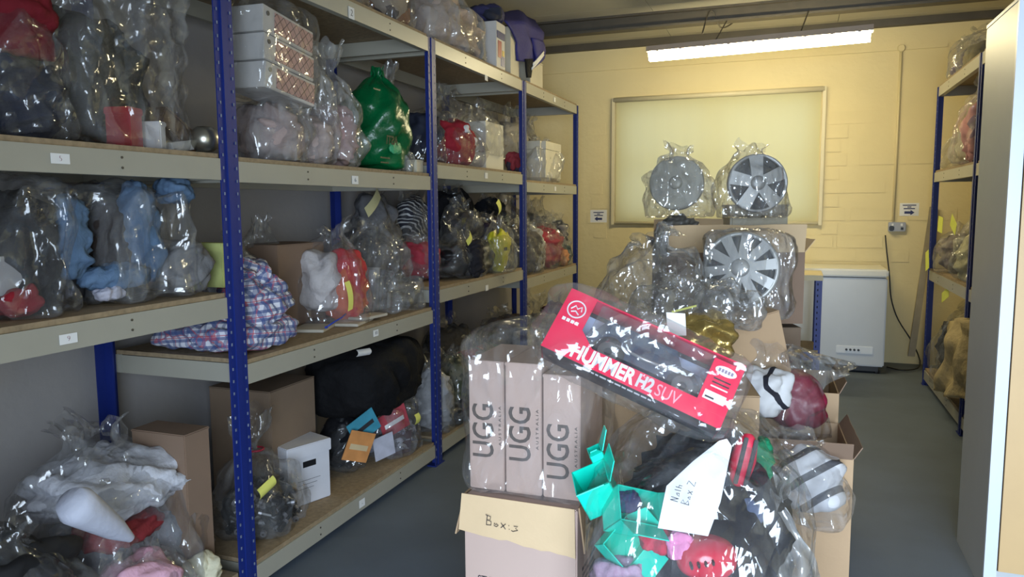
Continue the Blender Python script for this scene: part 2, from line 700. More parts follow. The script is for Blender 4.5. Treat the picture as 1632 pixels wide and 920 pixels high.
# ================================================================== setting
XL, XR, Y0, Y1, ZC = -2.86, 2.0, -1.4, 8.4, 3.38


def struct(name, mb, m, parent=None):
    o = mb.obj(name, m, parent)
    if parent is None:
        o['kind'] = 'structure'
    return o


struct('floor', MB().box(XL - .1, XR + .1, Y0 - 3, Y1 + .1, -0.1, 0), FLOORM)
ceil = struct('ceiling', MB().box(XL - .1, XR + .1, Y0, Y1 + .1, ZC + .02, ZC + .1), STEELD)
y = Y0
i = 0
while y < Y1 - 0.01:
    y2 = min(y + 1.2, Y1)
    for xa, xb in ((XL, -1.25), (-1.245, 0.37), (0.375, XR)):
        MB().box(xa, xb, y + .003, y2 - .003, ZC, ZC + .02).obj('ceiling_panel', CEIL, ceil)
    y += 1.2
struct('wall_left', MB().box(XL - .1, XL, Y0, Y1, 0, ZC), SIDEW)
struct('wall_right', MB().box(XR, XR + .1, Y0, Y1, 0, ZC), CREAM)
struct('wall_front', MB().box(XL - .1, -0.75, Y0 - .15, Y0, 0, ZC).box(-0.75, XR + .1, Y0 - .15, Y0, 2.75, ZC), SIDEW)
WX0, WX1, WZ0, WZ1 = -1.82, 0.23, 1.44, 2.72
wb = MB()
wb.box(XL - .1, WX0, Y1, Y1 + .22, 0, ZC)
wb.box(WX1, XR + .1, Y1, Y1 + .22, 0, ZC)
wb.box(WX0, WX1, Y1, Y1 + .22, 0, WZ0)
wb.box(WX0, WX1, Y1, Y1 + .22, WZ1, ZC)
wall_back = struct('wall_back', wb, CREAM)
# painted blockwork that stands out beside and under the window
bm_brick = bevel_box(0.215, 0.012, 0.130, 0.004, True)
bm_half = bevel_box(0.150, 0.012, 0.130, 0.004, True)
bm_long = bevel_box(0.43, 0.012, 0.130, 0.004, True)
rb = random.Random(4)
for r in range(9):
    zc = 1.36 + r * 0.138
    link('brick', bm_brick if r % 2 else bm_half, CREAM, wall_back, (0.30 + (.1075 if r % 2 else .075), Y1 - .001 - rb.random() * .003, zc))
for r, xs in ((1, (.78, 1.30)), (3, (.66,)), (5, (.84, 1.30)), (8, (.60,)), (-1, (.2, .66)), (-2, (.42, .9))):
    for xx in xs:
        link('brick', bm_long, CREAM, wall_back, (xx, Y1 + .002, 1.36 + r * 0.138))
for r in range(8):
    link('brick', bm_brick if (r % 3) else bm_half, CREAM, wall_back, (-2.02 - (r % 2) * .05, Y1 + .001 + rb.random() * .002, 1.30 + r * 0.165))
# timber plate and steel beam
struct('trim_1', MB().box(XL, XR, Y1 - .07, Y1, ZC - .07, ZC), STEELD)
struct('trim_2', MB().box(XL, XR, 7.22, 7.34, ZC - .02, ZC).box(XL, XR, 7.26, 7.30, ZC - .12, ZC - .02).box(XL, XR, 7.22, 7.34, ZC - .14, ZC - .12), STEELD)
# window with frame, panes and roller blind
TRIM = mat('cream_gloss_trim', (0.62, 0.55, 0.36), 0.5, var=0.05)
GLASS = film('window_glass', haze=0.02, tint=(1, 1, 1), gl=0.06, rough=0.02, crk=0.0)
win = struct('window_1', MB().box(WX0, WX0 + .05, Y1 + .1, Y1 + .16, WZ0, WZ1).box(WX1 - .05, WX1, Y1 + .1, Y1 + .16, WZ0, WZ1).box(WX0, WX1, Y1 + .1, Y1 + .16, WZ0, WZ0 + .05).box(WX0, WX1, Y1 + .1, Y1 + .16, WZ1 - .05, WZ1), WHITE)
xm = (WX0 + WX1) / 2
MB().box(xm - .025, xm + .025, Y1 + .1, Y1 + .15, WZ0 + .05, WZ1 - .05).obj('mullion', WHITE, win)
MB().box(WX0 + .05, WX1 - .05, Y1 + .1, Y1 + .15, 2.03, 2.08).obj('transom', WHITE, win)
for xa, xb in ((WX0 + .05, xm - .025), (xm + .025, WX1 - .05)):
    for za, zb in ((WZ0 + .05, 2.03), (2.08, WZ1 - .05)):
        MB().box(xa, xb, Y1 + .12, Y1 + .126, za, zb).obj('pane', GLASS, win)
# blind
BL, mt_, bb_ = nmat('blind_fabric')
mt_.nodes.remove(bb_)
d_ = mt_.nodes.new('ShaderNodeBsdfDiffuse')
d_.inputs[0].default_value = (0.74, 0.70, 0.44, 1)
t_ = mt_.nodes.new('ShaderNodeBsdfTranslucent')
t_.inputs[0].default_value = (0.80, 0.74, 0.42, 1)
x_ = mt_.nodes.new('ShaderNodeMixShader')
x_.inputs[0].default_value = 0.55
mt_.links.new(d_.outputs[0], x_.inputs[1])
mt_.links.new(t_.outputs[0], x_.inputs[2])
mt_.links.new(x_.outputs[0], mt_.nodes['Material Output'].inputs[0])
bl = thing('roller_blind', 'pale cream roller blind covering the window on the back wall', 'blind', (-0.795, Y1 - .03, 1.39))
hw = 1.075
me = MB()
nb = 60
for k in range(nb):
    xa = -hw + .03 + (2 * hw - .06) * k / (nb - 1)
    yy = 0.0025 * math.sin(k * 1.3) + 0.002 * math.sin(k * .37)
    me.v += [(xa, yy, 0.03), (xa, yy, 1.34)]
    if k:
        q = 2 * k
        me.f.append((q - 2, q, q + 1, q - 1))
me.obj('blind_fabric', BL, bl, smooth=True)
MB().tube([(-hw, -.005, 1.365), (hw, -.005, 1.365)], 0.028, 10).obj('roller_tube', TRIM, bl, smooth=True)
MB().tube([(-hw, 0, .02), (hw, 0, .02)], 0.018, 8).obj('bottom_bar', TRIM, bl, smooth=True)
for sx in (-1, 1):
    MB().box(sx * hw - .016, sx * hw + .016, -.02, .03, 0.0, 1.39).obj('side_channel', TRIM, bl)

# wall services -------------------------------------------------------------
MB_ = MB().box(-2.75, 1.35, Y1 - .018, Y1, 3.085, 3.125)
tag(MB_.obj('cable_trunking', CREAM), 'cream painted cable trunking running high along the back wall', 'trunking')
cn = thing('conduit', 'cream painted vertical conduit from trunking down to the wall socket', 'conduit', (0.955, Y1 - .015, 1.43))
MB().tube([(0, 0, 0), (0, 0, 1.67)], .013, 8).obj('pipe', CREAM, cn, smooth=True)
MB().lathe([(0, -.012), (.034, -.012), (.036, 0), (.030, .014), (0, .016)], 16).obj('junction_box', CREAM, cn, (0, -.012, 1.67), (math.radians(90), 0, 0))
SOCK = mat('steel_socket', (0.30, 0.28, 0.25), 0.4, 0.6)
BLK = mat('black_plastic', (0.012, 0.012, 0.014), 0.4)
so = thing('power_socket', 'double metal-clad power socket with a black plug on back wall', 'socket', (0.99, Y1 - .02, 1.375))
link('back_box', bevel_box(.155, .045, .09, .005, True), SOCK, so)
for sx in (-.04, .04):
    link('switch', bevel_box(.018, .008, .026, .002, True), WHITE, so, (sx, -.025, .02))
for sx in (.045,):
    MB().box(sx - .012, sx + .012, -.026, -.022, -.03, -.005).obj('socket_holes', BLK, so)
pl = thing('power_cable', 'black plug and cable hanging from socket down to the floor', 'cable', (0.94, Y1 - .06, 1.36))
link('plug', bevel_box(.045, .04, .05, .008, True), BLK, pl)
pp = [at(a, b, 1, Y1 - .05) for a, b in ((1411, 375), (1413, 400), (1418, 440), (1419, 475), (1430, 510), (1455, 545))] + [Vector((1.25, 8.1, .02)), Vector((1.05, 7.95, .012)), Vector((0.93, 8.1, .012))]
pp = [p - Vector(pl.location) for p in pp]
pts = []
for a, b in zip(pp[:-1], pp[1:]):
    pts += [a.lerp(b, k / 4) for k in range(4)]
pts.append(pp[-1])
for _ in range(3):
    pts = [pts[0]] + [(pts[k - 1] + pts[k] * 2 + pts[k + 1]) / 4 for k in range(1, len(pts) - 1)] + [pts[-1]]
MB().tube(pts, .007, 6).obj('lead', BLK, pl, smooth=True)


def sign(x, z, arrow, lab, w=.17, h=.125):
    t = thing('paper_sign', lab, 'sign', (x, Y1 - .004, z))
    MB().box(-w / 2, w / 2, 0, .002, -h / 2, h / 2).obj('sheet', WHITE, t)
    NAVY = mat('navy_print', (0.02, 0.03, 0.12), 0.6)
    s = arrow
    zz = -.03
    P = [(-.042 * s, -.012), (.012 * s, -.012), (.012 * s, -.026), (.048 * s, 0), (.012 * s, .026), (.012 * s, .012), (-.042 * s, .012)]
    if s < 0:
        P = P[::-1]
    MB().prism([(a, -.0005, b + zz) for a, b in P], .001).obj('arrow', NAVY, t)
    for k, (zz, ww) in enumerate(((.042, .12), (.024, .035), (.008, .10))):
        MB().box(-ww / 2, ww / 2, -.001, 0, zz - .005, zz + .005).obj('print_line', NAVY, t)
    return t


sign(-2.04, 1.485, -1, 'small white paper sign with arrow pointing left, left of the blind', .19, .14)
sign(1.095, 1.545, 1, 'small white paper sign with arrow pointing right, above the socket')

# leaning batten in the right corner
lb = MB()
a0, a1 = at(1452, 568, 1, 8.2), at(1487, 330, 1, 8.37)
lb.prism([a0 + Vector((-.03, 0, 0)), a0 + Vector((.03, 0, 0)), a1 + Vector((.03, 0, 0)), a1 + Vector((-.03, 0, 0))], .025)
tag(lb.obj('timber_batten', mat('grey_timber', (.30, .26, .19), .8, var=.2)), 'long grey timber batten leaning in the corner beside the right shelving', 'batten')

# fluorescent light -----------------------------------------------------------
lp0, lp1 = at(1032, 84, 1, 6.85), at(1392, 50, 1, 6.75)
lc = (lp0 + lp1) / 2
lx = (lp1 - lp0)
LL = lx.length
lt = thing('strip_light', 'long fluorescent strip light hanging below the steel roof beam', 'lamp', lc, rot=frame_rot(lx, (0, 1, 0)))
TUBE = mat('lit_diffuser', (1.0, 0.86, 0.50), 0.5, var=0.0, emit=50.0)
sec = [(-.055, .0), (-.05, -.05), (-.03, -.075), (.03, -.075), (.05, -.05), (.055, .0)]
mb = MB()
for sx in (-LL / 2 + .02, LL / 2 - .02):
    mb.v += [(sx, a, b) for a, b in sec]
for k in range(6):
    j = (k + 1) % 6
    mb.f.append((k, j, 6 + j, 6 + k))
mb.f += [tuple(range(6))[::-1], tuple(range(6, 12))]
mb.obj('diffuser', TUBE, lt)
MB().box(-LL / 2, LL / 2, -.06, .06, .0, .045).obj('housing', mat('grey_lamp_housing', (.33, .26, .20), .6), lt)
for k in range(9):
    MB().box(-.012, .012, -.066, -.06, -.012, .012).obj('clip', mat('grey_lamp_housing', (.33, .26, .20), .6), lt, (-LL / 2 + .1 + k * (LL - .2) / 8, 0, 0.005))
for sx in (-.32, .36):
    MB().tube([(sx, 0, .04), (sx + .04, .45, ZC - lc.z - .12)], .006, 5).obj('chain', STEELD, lt)
jb = thing('junction_box', 'round grey junction box on ceiling beside the roof beam with looped flex', 'junction box', (-0.53, 7.6, ZC - .001))
MB().lathe([(0, -.06), (.05, -.055), (.055, -.02), (.06, 0)], 16).obj('cover', SIDEW, jb, smooth=True)
fp = [Vector((0, -.02, -.05)), Vector((-.05, -.15, -.13)), Vector((-.13, -.3, -.2)), Vector((-.17, -.36, -.05)), Vector((-.22, -.38, -.02)), Vector((-.25, -.5, -.22)), Vector((-.25, -.62, -.30))]
pts = []
for a, b in zip(fp[:-1], fp[1:]):
    pts += [a.lerp(b, k / 4) for k in range(4)]
for _ in range(4):
    pts = [pts[0]] + [(pts[k - 1] + pts[k] * 2 + pts[k + 1]) / 4 for k in range(1, len(pts) - 1)] + [pts[-1]]
MB().tube(pts, .007, 6).obj('flex', STEELD, jb, smooth=True)

# ================================================================== shelving
XF = -2.02        # front plane of the left rack
DEP = 0.70
BAYS = [(0.62, 2.325), (2.425, 4.10), (4.195, 5.75), (5.86, 7.40)]
LEV = {'A': [2.587] * 4, 'B': [1.787, 1.781, 1.854, 1.797], 'C': [1.26, .979, 1.09, 1.007], 'D': [.135] * 4}


RIVET = MB().tube([(-.001, 0, 0), (.002, 0, 0)], .0042, 8).mesh('rivet')


def make_rack(label, xf, sgn, bays, lev, boards=True):
    """sgn: +1 the rack faces +x (bays go back towards -x)"""
    rk = thing('shelving_rack', label, 'shelving', (xf, 0, 0))
    xb = -sgn * DEP
    pys = [bays[0][0] - .05] + [(a[1] + b[0]) / 2 for a, b in zip(bays[:-1], bays[1:])] + [bays[-1][1] + .012]
    zt = 2.59
    for i_, py in enumerate(pys):
        wid = .05 if 0 < i_ < len(pys) - 1 else .03
        for side in (0, 1):
            x = 0 if side == 0 else xb
            s = -sgn if side == 0 else sgn
            mb = MB()
            mb.box(min(x, x + s * .004), max(x, x + s * .004), py - wid, py + wid, 0, zt)
            mb.box(min(x, x + s * .045), max(x, x + s * .045), py - .004, py + .004, 0, zt)
            mb.box(min(x - s * .006, x), max(x - s * .006, x), py - wid * .32, py + wid * .32, 0, zt)
            po = mb.obj('post', BLUE, rk)
            sl = MB()
            if side == 0:
                xx = x - s * .001
                for k in range(52):
                    z = .05 + k * .0485
                    for q in (-.72, .72):
                        sl.box(min(xx, xx - s * .002), max(xx, xx - s * .002), py + q * wid - .003, py + q * wid + .003, z, z + .011)
                o = sl.obj('punched_slots', SLOT, po)
                o['kind'] = 'stuff'
                MB().box(-.05 if sgn > 0 else -.01, .01 if sgn > 0 else .05, py - wid - .012, py + wid + .012, 0, .006).obj('foot_plate', BLUE, po)
    for bi, (ya, yb) in enumerate(bays):
        for L_ in 'ABCD':
            zt_ = lev[L_][bi]
            if zt_ is None:
                continue
            hb = .08
            for x in (0, xb):
                s = -sgn if x == 0 else sgn
                mb = MB()
                mb.box(min(x, x + s * .035), max(x, x + s * .035), ya, yb, zt_ - hb, zt_)
                bo = mb.obj('beam', BEAMG, rk)
                if x == 0:
                    for yy in (ya + .45, yb - .45):
                        for dz in (.022, .055):
                            link('rivet', RIVET, STEELD, bo, (x - s * .001, yy, zt_ - dz))
            for yy, d in ((ya, .03), (yb - .03, .03)):
                MB().box(min(-sgn * .036, xb + sgn * .036), max(-sgn * .036, xb + sgn * .036), yy, yy + d, zt_ - hb, zt_ - .002).obj('end_beam', BEAMG, rk)
            MB().box(min(-sgn * .008, xb + sgn * .008), max(-sgn * .008, xb + sgn * .008), ya + .002, yb - .002, zt_ + .0005, zt_ + .018).obj('shelf_board', OSB, rk)
    return rk


rackL = make_rack('long blue and grey boltless shelving rack along the left wall', XF, 1, BAYS, LEV)
XRK = 1.15
RB = [(4.3, 5.85), (5.95, 7.45)]
RLEV = {'A': [2.587] * 2, 'B': [1.865] * 2, 'C': [1.02, 1.02], 'D': [.135] * 2}
rackR = make_rack('blue and grey shelving rack on the right behind the tall cabinet', XRK, -1, RB, RLEV)


def card(px, py, w, h, digit, m, zoff=None):
    p = at(px, py, 0, XF + .002)
    t = MB().box(0, .0012, -w / 2, w / 2, -h / 2, h / 2).obj('label_card', WHITE, rackL, (p.x - XF, p.y, p.z))
    if digit:
        text(digit, h * .8, m, t, (.0018, 0, 0), (0, 1, 0), (0, 0, 1), name='number', bold=-.001)


card(96, 253, .062, .030, '5', INKR)
card(109, 540, .060, .030, '9', INKR)
card(560, 21, .050, .055, '2', INK)
card(566, 287, .056, .040, '6', INK)
card(599, 531, .050, .034, '10', INK)
card(577, 802, .052, .040, '-', INK)
for px, py in ((775, 280), (885, 301), (776, 459), (775, 124), (884, 159)):
    card(px, py, .05, .04, None, INK)


# ================================================================== goods on the left rack
def slot(px0, px1, pyt, z, xf=XF - .03, dep=.5):
    k_ = .72 if px0 < 690 else .5
    y0 = at(px0, 300, 0, xf - k_ * dep).y
    y1 = at(px1, 300, 0, xf - (1 - k_) * dep).y
    if y1 - y0 < .14:
        c = at((px0 + px1) / 2, 300, 0, xf - .5 * dep).y
        y0, y1 = c - .08, c + .08
    if y1 > 7.38:
        y0, y1 = min(y0, 7.20), 7.38
    cy = (y0 + y1) / 2
    # things at the back of the rack may stand on the next bay's board at the same level
    best = min(range(4), key=lambda q: max(BAYS[q][0] - cy, cy - BAYS[q][1], 0))
    for l_ in 'ABCD':
        if any(abs(v_ + .019 - z) < 1e-4 for v_ in LEV[l_]):
            z = LEV[l_][best] + .019
    for bi_, (ya_, yb_) in enumerate(BAYS):
        if bi_ == best:
            w_ = min(y1 - y0, yb_ - ya_)
            if y1 > yb_ + .02:
                y0, y1 = max(ya_, yb_ + .02 - w_), yb_ + .02
            if y0 < ya_ - .02:
                y0, y1 = ya_ - .02, ya_ - .02 + w_
            break
    h = at((px0 + px1) / 2, pyt, 0, xf - .4 * dep).z - z
    above = [LEV[q][bi_] - .085 for q in 'ABCD' if LEV[q][bi_] > z + .05]
    if above:
        h = min(h, min(above) - z - .012)
    return Vector((xf - dep / 2, (y0 + y1) / 2, z)), (dep, y1 - y0, max(h, .06))


def Z(L_, b):
    return LEV[L_][b - 1] + .019


def inside(b, s, name, label, cat, m, f, k, group=None, rz=0, layers=0, n=2.8, amp=None, freq=6.0, rot=None):
    p = b + Vector((f[0] * s[0], f[1] * s[1], f[2] * s[2] + .004))
    return place_lump(name, label, cat, p, (k[0] * s[0], k[1] * s[1], k[2] * s[2]), m, rz, group, amp, layers, rot, n, freq)


def card_box(name, label, cat, base, size, m, rz=0, group=None, rot=None, r=.004, lid=None):
    """a closed carton: body with a proud lid part"""
    t = thing(name, label, cat, base, rz, group, rot)
    lh = size[2] * .2 if lid is None else lid
    link('body', bevel_box(size[0], size[1], size[2] - lh * .25, r), m, t)
    link('lid', bevel_box(size[0] + .006, size[1] + .006, lh, r), m, t, (0, 0, size[2] - lh))
    return t


def carton(name, label, base, size, m, mi=None, rz=0, flaps=(1, 1, 1, 1), ang=(.5, .5, .5, .5), group=None, closed=False, parent_cat='box'):
    """open cardboard carton of five panels; flaps hinge on the top edges (front -y, right +x, back +y, left -x)"""
    t = thing(name, label, parent_cat, base, rz, group)
    x, y, h = size[0] / 2, size[1] / 2, size[2]
    th = .005
    mi = mi or m
    MB().box(-x, x, -y, y, 0, th).obj('base_panel', m, t)
    MB().box(-x, x, -y, -y + th, th, h).obj('side_panel', m, t)
    MB().box(-x, x, y - th, y, th, h).obj('side_panel', m, t)
    MB().box(-x, -x + th, -y + th, y - th, th, h).obj('side_panel', m, t)
    MB().box(x - th, x, -y + th, y - th, th, h).obj('side_panel', m, t)
    rr = random.Random(int(base[0] * 1000) + 7)
    for k in range(4):
        if not flaps[k]:
            continue
        w = (size[0] if k in (0, 2) else size[1])
        fl = (min(size[0], size[1]) / 2) * flaps[k]
        a = ang[k]          # angle above horizontal, outwards
        nseg = 8
        P = [(-w / 2 + .004, 0), (w / 2 - .004, 0)]
        top = [(w / 2 - .01 - i * (w - .02) / nseg, fl * (1 - .05 * rr.random())) for i in range(nseg + 1)]
        pts = [(q[0], -q[1] * math.cos(a), q[1] * math.sin(a)) for q in P + top]
        rot = (0, math.pi / 2, math.pi, -math.pi / 2)[k]
        o = (0, -y, h) if k == 0 else (x, 0, h) if k == 1 else (0, y, h) if k == 2 else (-x, 0, h)
        MB().prism(pts, th * .8).obj('flap', mi, t, o, (0, 0, rot))
    return t


NAVY = (0.012, 0.016, 0.035)
BLACK = (0.008, 0.008, 0.010)
OLIVE = (0.034, 0.034, 0.025)
GREY = (0.20, 0.20, 0.21)
PINKW = (0.42, 0.33, 0.30)
LWHITE = (0.62, 0.61, 0.60)
MAROON = (0.16, 0.012, 0.02)
RED = (0.50, 0.02, 0.03)
G5, G9, G6 = 'bags on the shelf marked 5', 'bags on the shelf marked 9', 'bags on the shelf marked 6'
G10, G14, GT = 'bags on the shelf marked 10', 'bags on the bottom shelf under the shelf marked 10', 'bags on the top boards of the left rack'
GB, GC, GD = 'bags on the second shelf towards the back wall', 'bags on the third shelf towards the back wall', 'bags on the bottom shelf towards the back wall'
G1D = 'bags on the bottom shelf under the shelf marked 9'

# ---- shelf marked 5 (bay 1, upper)
z = Z('B', 1)
b, s = slot(-70, 108, -60, z, dep=.42)
inside(b, s, 'dark_clothing', 'near-black folded clothing under a maroon one on shelf marked 5', 'clothing', cloth(NAVY), (0, 0, 0), (.84, .86, .48), layers=3)
inside(b, s, 'maroon_jumper', 'maroon jumper bundled on top of near-black clothing on shelf marked 5', 'clothing', cloth(MAROON), (0, 0, .46), (.84, .84, .44))
place_bag('clear bag of maroon and black clothing, left of the bag with the red box', b, s, 'loose', FILMC, group=G5)
b, s = slot(92, 368, -70, z, dep=.50)
s = (s[0], s[1] * .96, s[2] * .92)
inside(b, s, 'olive_coat', 'dark olive padded coat folded in the tall bag on shelf marked 5', 'clothing', cloth(OLIVE), (-.14, -.02, 0), (.62, .86, .76), layers=2)
inside(b, s, 'grey_scarf', 'pale grey and yellow scarf at the side of the tall bag on shelf marked 5', 'scarf', patch_mat('scarf', [(.13, .13, .11), (.18, .17, .10), (.09, .09, .09), (.12, .12, .11)], 12), (-.02, -.38, .01), (.4, .16, .5))
p = at(200, 236, 0, XF - .15)
card_box('red_gift_box', 'bright red gift box with gold edge in the tall bag on shelf marked 5', 'box', (p.x, p.y, z + .006), (.09, .075, .135), mat('red_card', (.36, .014, .03), .45), rz=.25)
p = at(241, 236, 0, XF - .14)
card_box('white_gift_box', 'narrow white carton standing beside the red gift box', 'box', (p.x, p.y + .005, z + .006), (.09, .035, .098), WHITE, rz=.25)
p = at(285, 232, 0, XF - .14)
card_box('long_white_carton', 'long thin white carton lying tilted beside the narrow white carton', 'box', (p.x - .01, p.y + .01, z + .01), (.05, .13, .036), WHITE, rz=.1, rot=(math.radians(9), 0, .1), lid=.005)
p = at(275, 195, 0, XF - .17)
card_box('brown_leather_case', 'brown leather case leaning above the white cartons on shelf marked 5', 'case', (p.x, p.y, p.z - .06), (.05, .20, .07), mat('brown_leather', (.10, .06, .035), .45), rot=(math.radians(-32), 0, 0))
p = at(325, 205, 0, XF - .11)
mb = MB().lathe([(0, 0), (.03, .003), (.05, .02), (.058, .05), (.05, .08), (.03, .096), (0, .1)], 24)
tag(mb.obj('metal_ball', mat('dull_metal', (.42, .40, .34), .3, .9), None, (p.x, p.y, z + .01), smooth=True), 'dull silver metal ball beside the blue post on shelf marked 5', 'ornament')
place_bag('tall clear bag with red and white boxes at the bottom, beside the blue post', b, s, 'block', FILM, group=G5, amp=.13)

# ---- shelf marked 9 (bay 1, middle)
z = Z('C', 1)
b, s = slot(-90, 100, 262, z, dep=.40)
s = (s[0], s[1], .405)
inside(b, s, 'charcoal_clothing', 'charcoal folded clothing filling the dark bag on shelf marked 9', 'clothing', cloth((.018, .018, .020)), (-.05, 0, 0), (.76, .9, .92), layers=4)
p = at(28, 480, 0, XF - .13)
place_lump('red_woollen_cap', 'small red cap at the bottom of the dark bag on shelf marked 9', 'cap', (p.x, p.y, z + .006), (.12, .12, .085), cloth((.22, .012, .02)))
p = at(20, 440, 0, XF - .12)
MB_ = MB().prism([(0, -.06, -.055), (0, .06, -.055), (-.01, .05, .055), (-.01, -.06, .06)], .003)
tag(MB_.obj('white_note', mat('greyish_note', (.34, .34, .36), .7), None, (p.x, p.y, p.z)), 'white paper note pressed against the dark bag above the red cap', 'paper')
place_bag('dark bag of charcoal clothing with a red cap and white note showing', b, s, 'block', FILMC, group=G9)
b, s = slot(80, 322, 276, z, dep=.52)
s = (s[0], s[1], .405)
inside(b, s, 'navy_clothing', 'navy and brown clothes behind the pale blue hoodie in its bag', 'clothing', patch_mat('navybrown', [(.012, .013, .022), (.03, .02, .016), (.01, .01, .012)], 4), (-.14, 0, 0), (.6, .9, .93), layers=3)
HB = cloth((0.10, 0.165, 0.27))
hood = thing('blue_hoodie', 'pale blue hoodie curled inside the clear bag on shelf marked 9', 'hoodie', (b.x + .13, b.y, z + .01))
for nm_, (px, pb, pt), (w_, h_, d_), ry in (('sleeve', (118, 445, 320), (.11, .27, .10), .0), ('hem', (185, 460, 0), (.28, .085, .12), .0), ('bodice', (243, 448, 0), (.12, .37, .12), .20), ('hood', (278, 325, 0), (.13, .10, .12), .0)):
    p = at(px, pb, 0, XF - .15) - Vector(hood.location)
    link(nm_, lump_mesh(d_, w_, h_, nxt(), .16, n=2.5), HB, hood, (p.x, p.y, max(p.z, .003)), (ry, 0, 0))
p = at(178, 385, 0, XF - .20)
place_lump('brown_jacket', 'dark brown square jacket framed by the pale blue hoodie', 'clothing', (p.x, p.y, p.z - .10), (.10, .20, .23), cloth((.030, .022, .020)), n=4.5)
p = at(172, 445, 0, XF - .13) - Vector(hood.location)
link('cuff', lump_mesh(.08, .10, .05, nxt(), .1), cloth((.42, .42, .50)), hood, (p.x, p.y, .005))
p = at(285, 430, 0, XF - .17)
place_lump('grey_sweatshirt', 'mid grey sweatshirt at the bottom right of the blue hoodie bag', 'clothing', (p.x, p.y, z + .006), (.22, .20, .20), cloth((.19, .19, .20)))
place_bag('clear bag holding a pale blue hoodie on the shelf marked 9', b, s, 'block', FILM, group=G9, amp=.11, n=3.2)
p = at(341, 430, 0, XF - .20)
card_box('yellow_green_carton', 'white and yellow-green carton beside the blue hoodie bag against the post', 'box', (p.x, p.y, z + .002), (.15, .07, .18), mat('lime_card', (.42, .45, .16), .6, var=.5, scale=14))

# ---- bottom shelf under shelf 9 (bay 1)
z = Z('D', 1)
b, s = slot(-60, 90, 750, z, xf=XF + .02, dep=.40)
s = (.40, .55, .52)
b = Vector((b.x, 1.47, z))
inside(b, s, 'black_clothing', 'black clothing with a red patch in the bag at the end of the bottom shelf', 'clothing', patch_mat('blackred', [BLACK, BLACK, (.02, .02, .022), (.30, .015, .03), BLACK], 5), (0, 0, 0), (.86, .9, .9))
place_bag('dark lumpy bag beside the white paper cone on the bottom shelf', b, s, 'loose', FILMC, group=G1D)
b, s = slot(40, 335, 625, z, dep=.58)
s = (.58, s[1], .66)
inside(b, s, 'grey_towels', 'grey folded towels in the big bag on the bottom shelf', 'towels', cloth((.22, .23, .26)), (-.04, .10, 0), (.74, .72, .52), layers=4)
inside(b, s, 'white_bedding', 'white folded bedding on top of grey towels in the big bag', 'bedding', cloth((.55, .56, .62)), (-.02, .02, .50), (.84, .92, .30), layers=3)
inside(b, s, 'maroon_cloth', 'dark red cloth under the white bedding in the big bag', 'clothing', cloth((.20, .025, .03)), (.20, -.16, .40), (.42, .5, .14))
place_bag('big clear bag of white bedding and grey towels on the bottom shelf', b, s, 'loose', FILM, group=G1D, amp=.11)
# white paper cone lying in front
a0, a1 = at(112, 800, 0, XF + .05), at(208, 858, 0, XF + .03)
ax = a1 - a0
mb = MB().lathe([(0, 0), (.045, .0), (.058, .03), (.055, .06), (.036, ax.length * .7), (.014, ax.length)], 20)
q = Vector((0, 0, 1)).rotation_difference(ax.normalized()).to_euler()
tag(mb.obj('white_cone', mat('white_cotton', (.50, .52, .62), .7, bump=.2, bscale=30), None, a0 + Vector((0, 0, .0)), q, smooth=True), 'white cone-shaped bundle poking out below the big bag', 'bundle')
p = at(245, 885, 0, XF - .0)
place_lump('pink_clothing', 'pale pink clothing in a small bag in front of the big bag', 'clothing', (p.x - .06, p.y, z + .006), (.20, .26, .22), cloth((.62, .36, .46)))
place_bag('small clear bag of pink clothing in front of the big bedding bag', (p.x - .06, p.y, z), (.26, .33, .27), 'loose', FILM, group=G1D)
p = at(322, 905, 0, XF - .06)
place_lump('cream_towel', 'rolled cream towel beside the pink clothing bag', 'towel', (p.x, p.y, z), (.14, .11, .13), cloth((.60, .57, .42)))
p = at(120, 900, 0, XF - .0)
place_lump('green_cloth', 'faded green and grey cloth under the white cone bundle', 'clothing', (p.x - .05, p.y + .02, z), (.2, .2, .22), cloth((.25, .29, .22)))
y_ = at(345, 700, 0, XF - .25).y
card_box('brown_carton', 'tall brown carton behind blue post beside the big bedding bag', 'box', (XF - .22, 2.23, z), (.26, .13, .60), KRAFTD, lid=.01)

# ---- shelf marked 6 (bay 2, upper)
z = Z('B', 2)
b, s = slot(372, 480, 160, z, dep=.42)
inside(b, s, 'pink_grey_clothing', 'pinkish grey clothing under the stacked patterned shoe boxes', 'clothing', cloth((.34, .26, .24)), (0, 0, 0), (.86, .86, .9), layers=2)
place_bag('squashed clear bag of pinkish clothing under the patterned shoe boxes', b, s, 'block', FILMM, group=G6)
LAT = stripes_mat('lattice_card', (.52, .30, .28), [(1, .034, .004, 0, (.10, .05, .06), 1), (2, .034, .004, 0, (.10, .05, .06), 1)], .5, rot=(math.radians(45), 0, 0))
yb_ = at(425, 100, 0, XF - .14).y + .035
yw = at(478, 100, 0, XF - .06).y - at(372, 100, 0, XF - .10).y
zz = z + s[2] + .002
for k in range(3):
    hh = .108
    t = thing('patterned_shoe_box', ['white and pink lattice-patterned shoe box at the bottom of three', 'white and pink lattice-patterned shoe box in the middle of three', 'white and pink lattice-patterned shoe box on top of three'][k], 'box', (XF - .15, yb_, zz + k * .114), .0, 'patterned shoe boxes')
    t.rotation_euler = (math.radians(-6), 0, .05)
    link('body', bevel_box(.20, yw * .97, hh, .003), mat('white_card', (.55, .53, .51), .6), t)
    MB().box(.1005, .1025, -yw * .28, yw * .47, .012, hh - .012).obj('printed_panel', LAT, t)
    MB().tube([(.099, -yw * .40, hh * .72), (.103, -yw * .40, hh * .72)], .010, 12).obj('finger_hole', BLK, t)
place_bag('clear bag wrapped around three patterned shoe boxes', (XF - .16, yb_, zz - .004), (.29, yw * 1.12, .41), 'block', FILMC, group=G6, amp=.05, n=5)
b, s = slot(436, 520, 66, z, dep=.44)
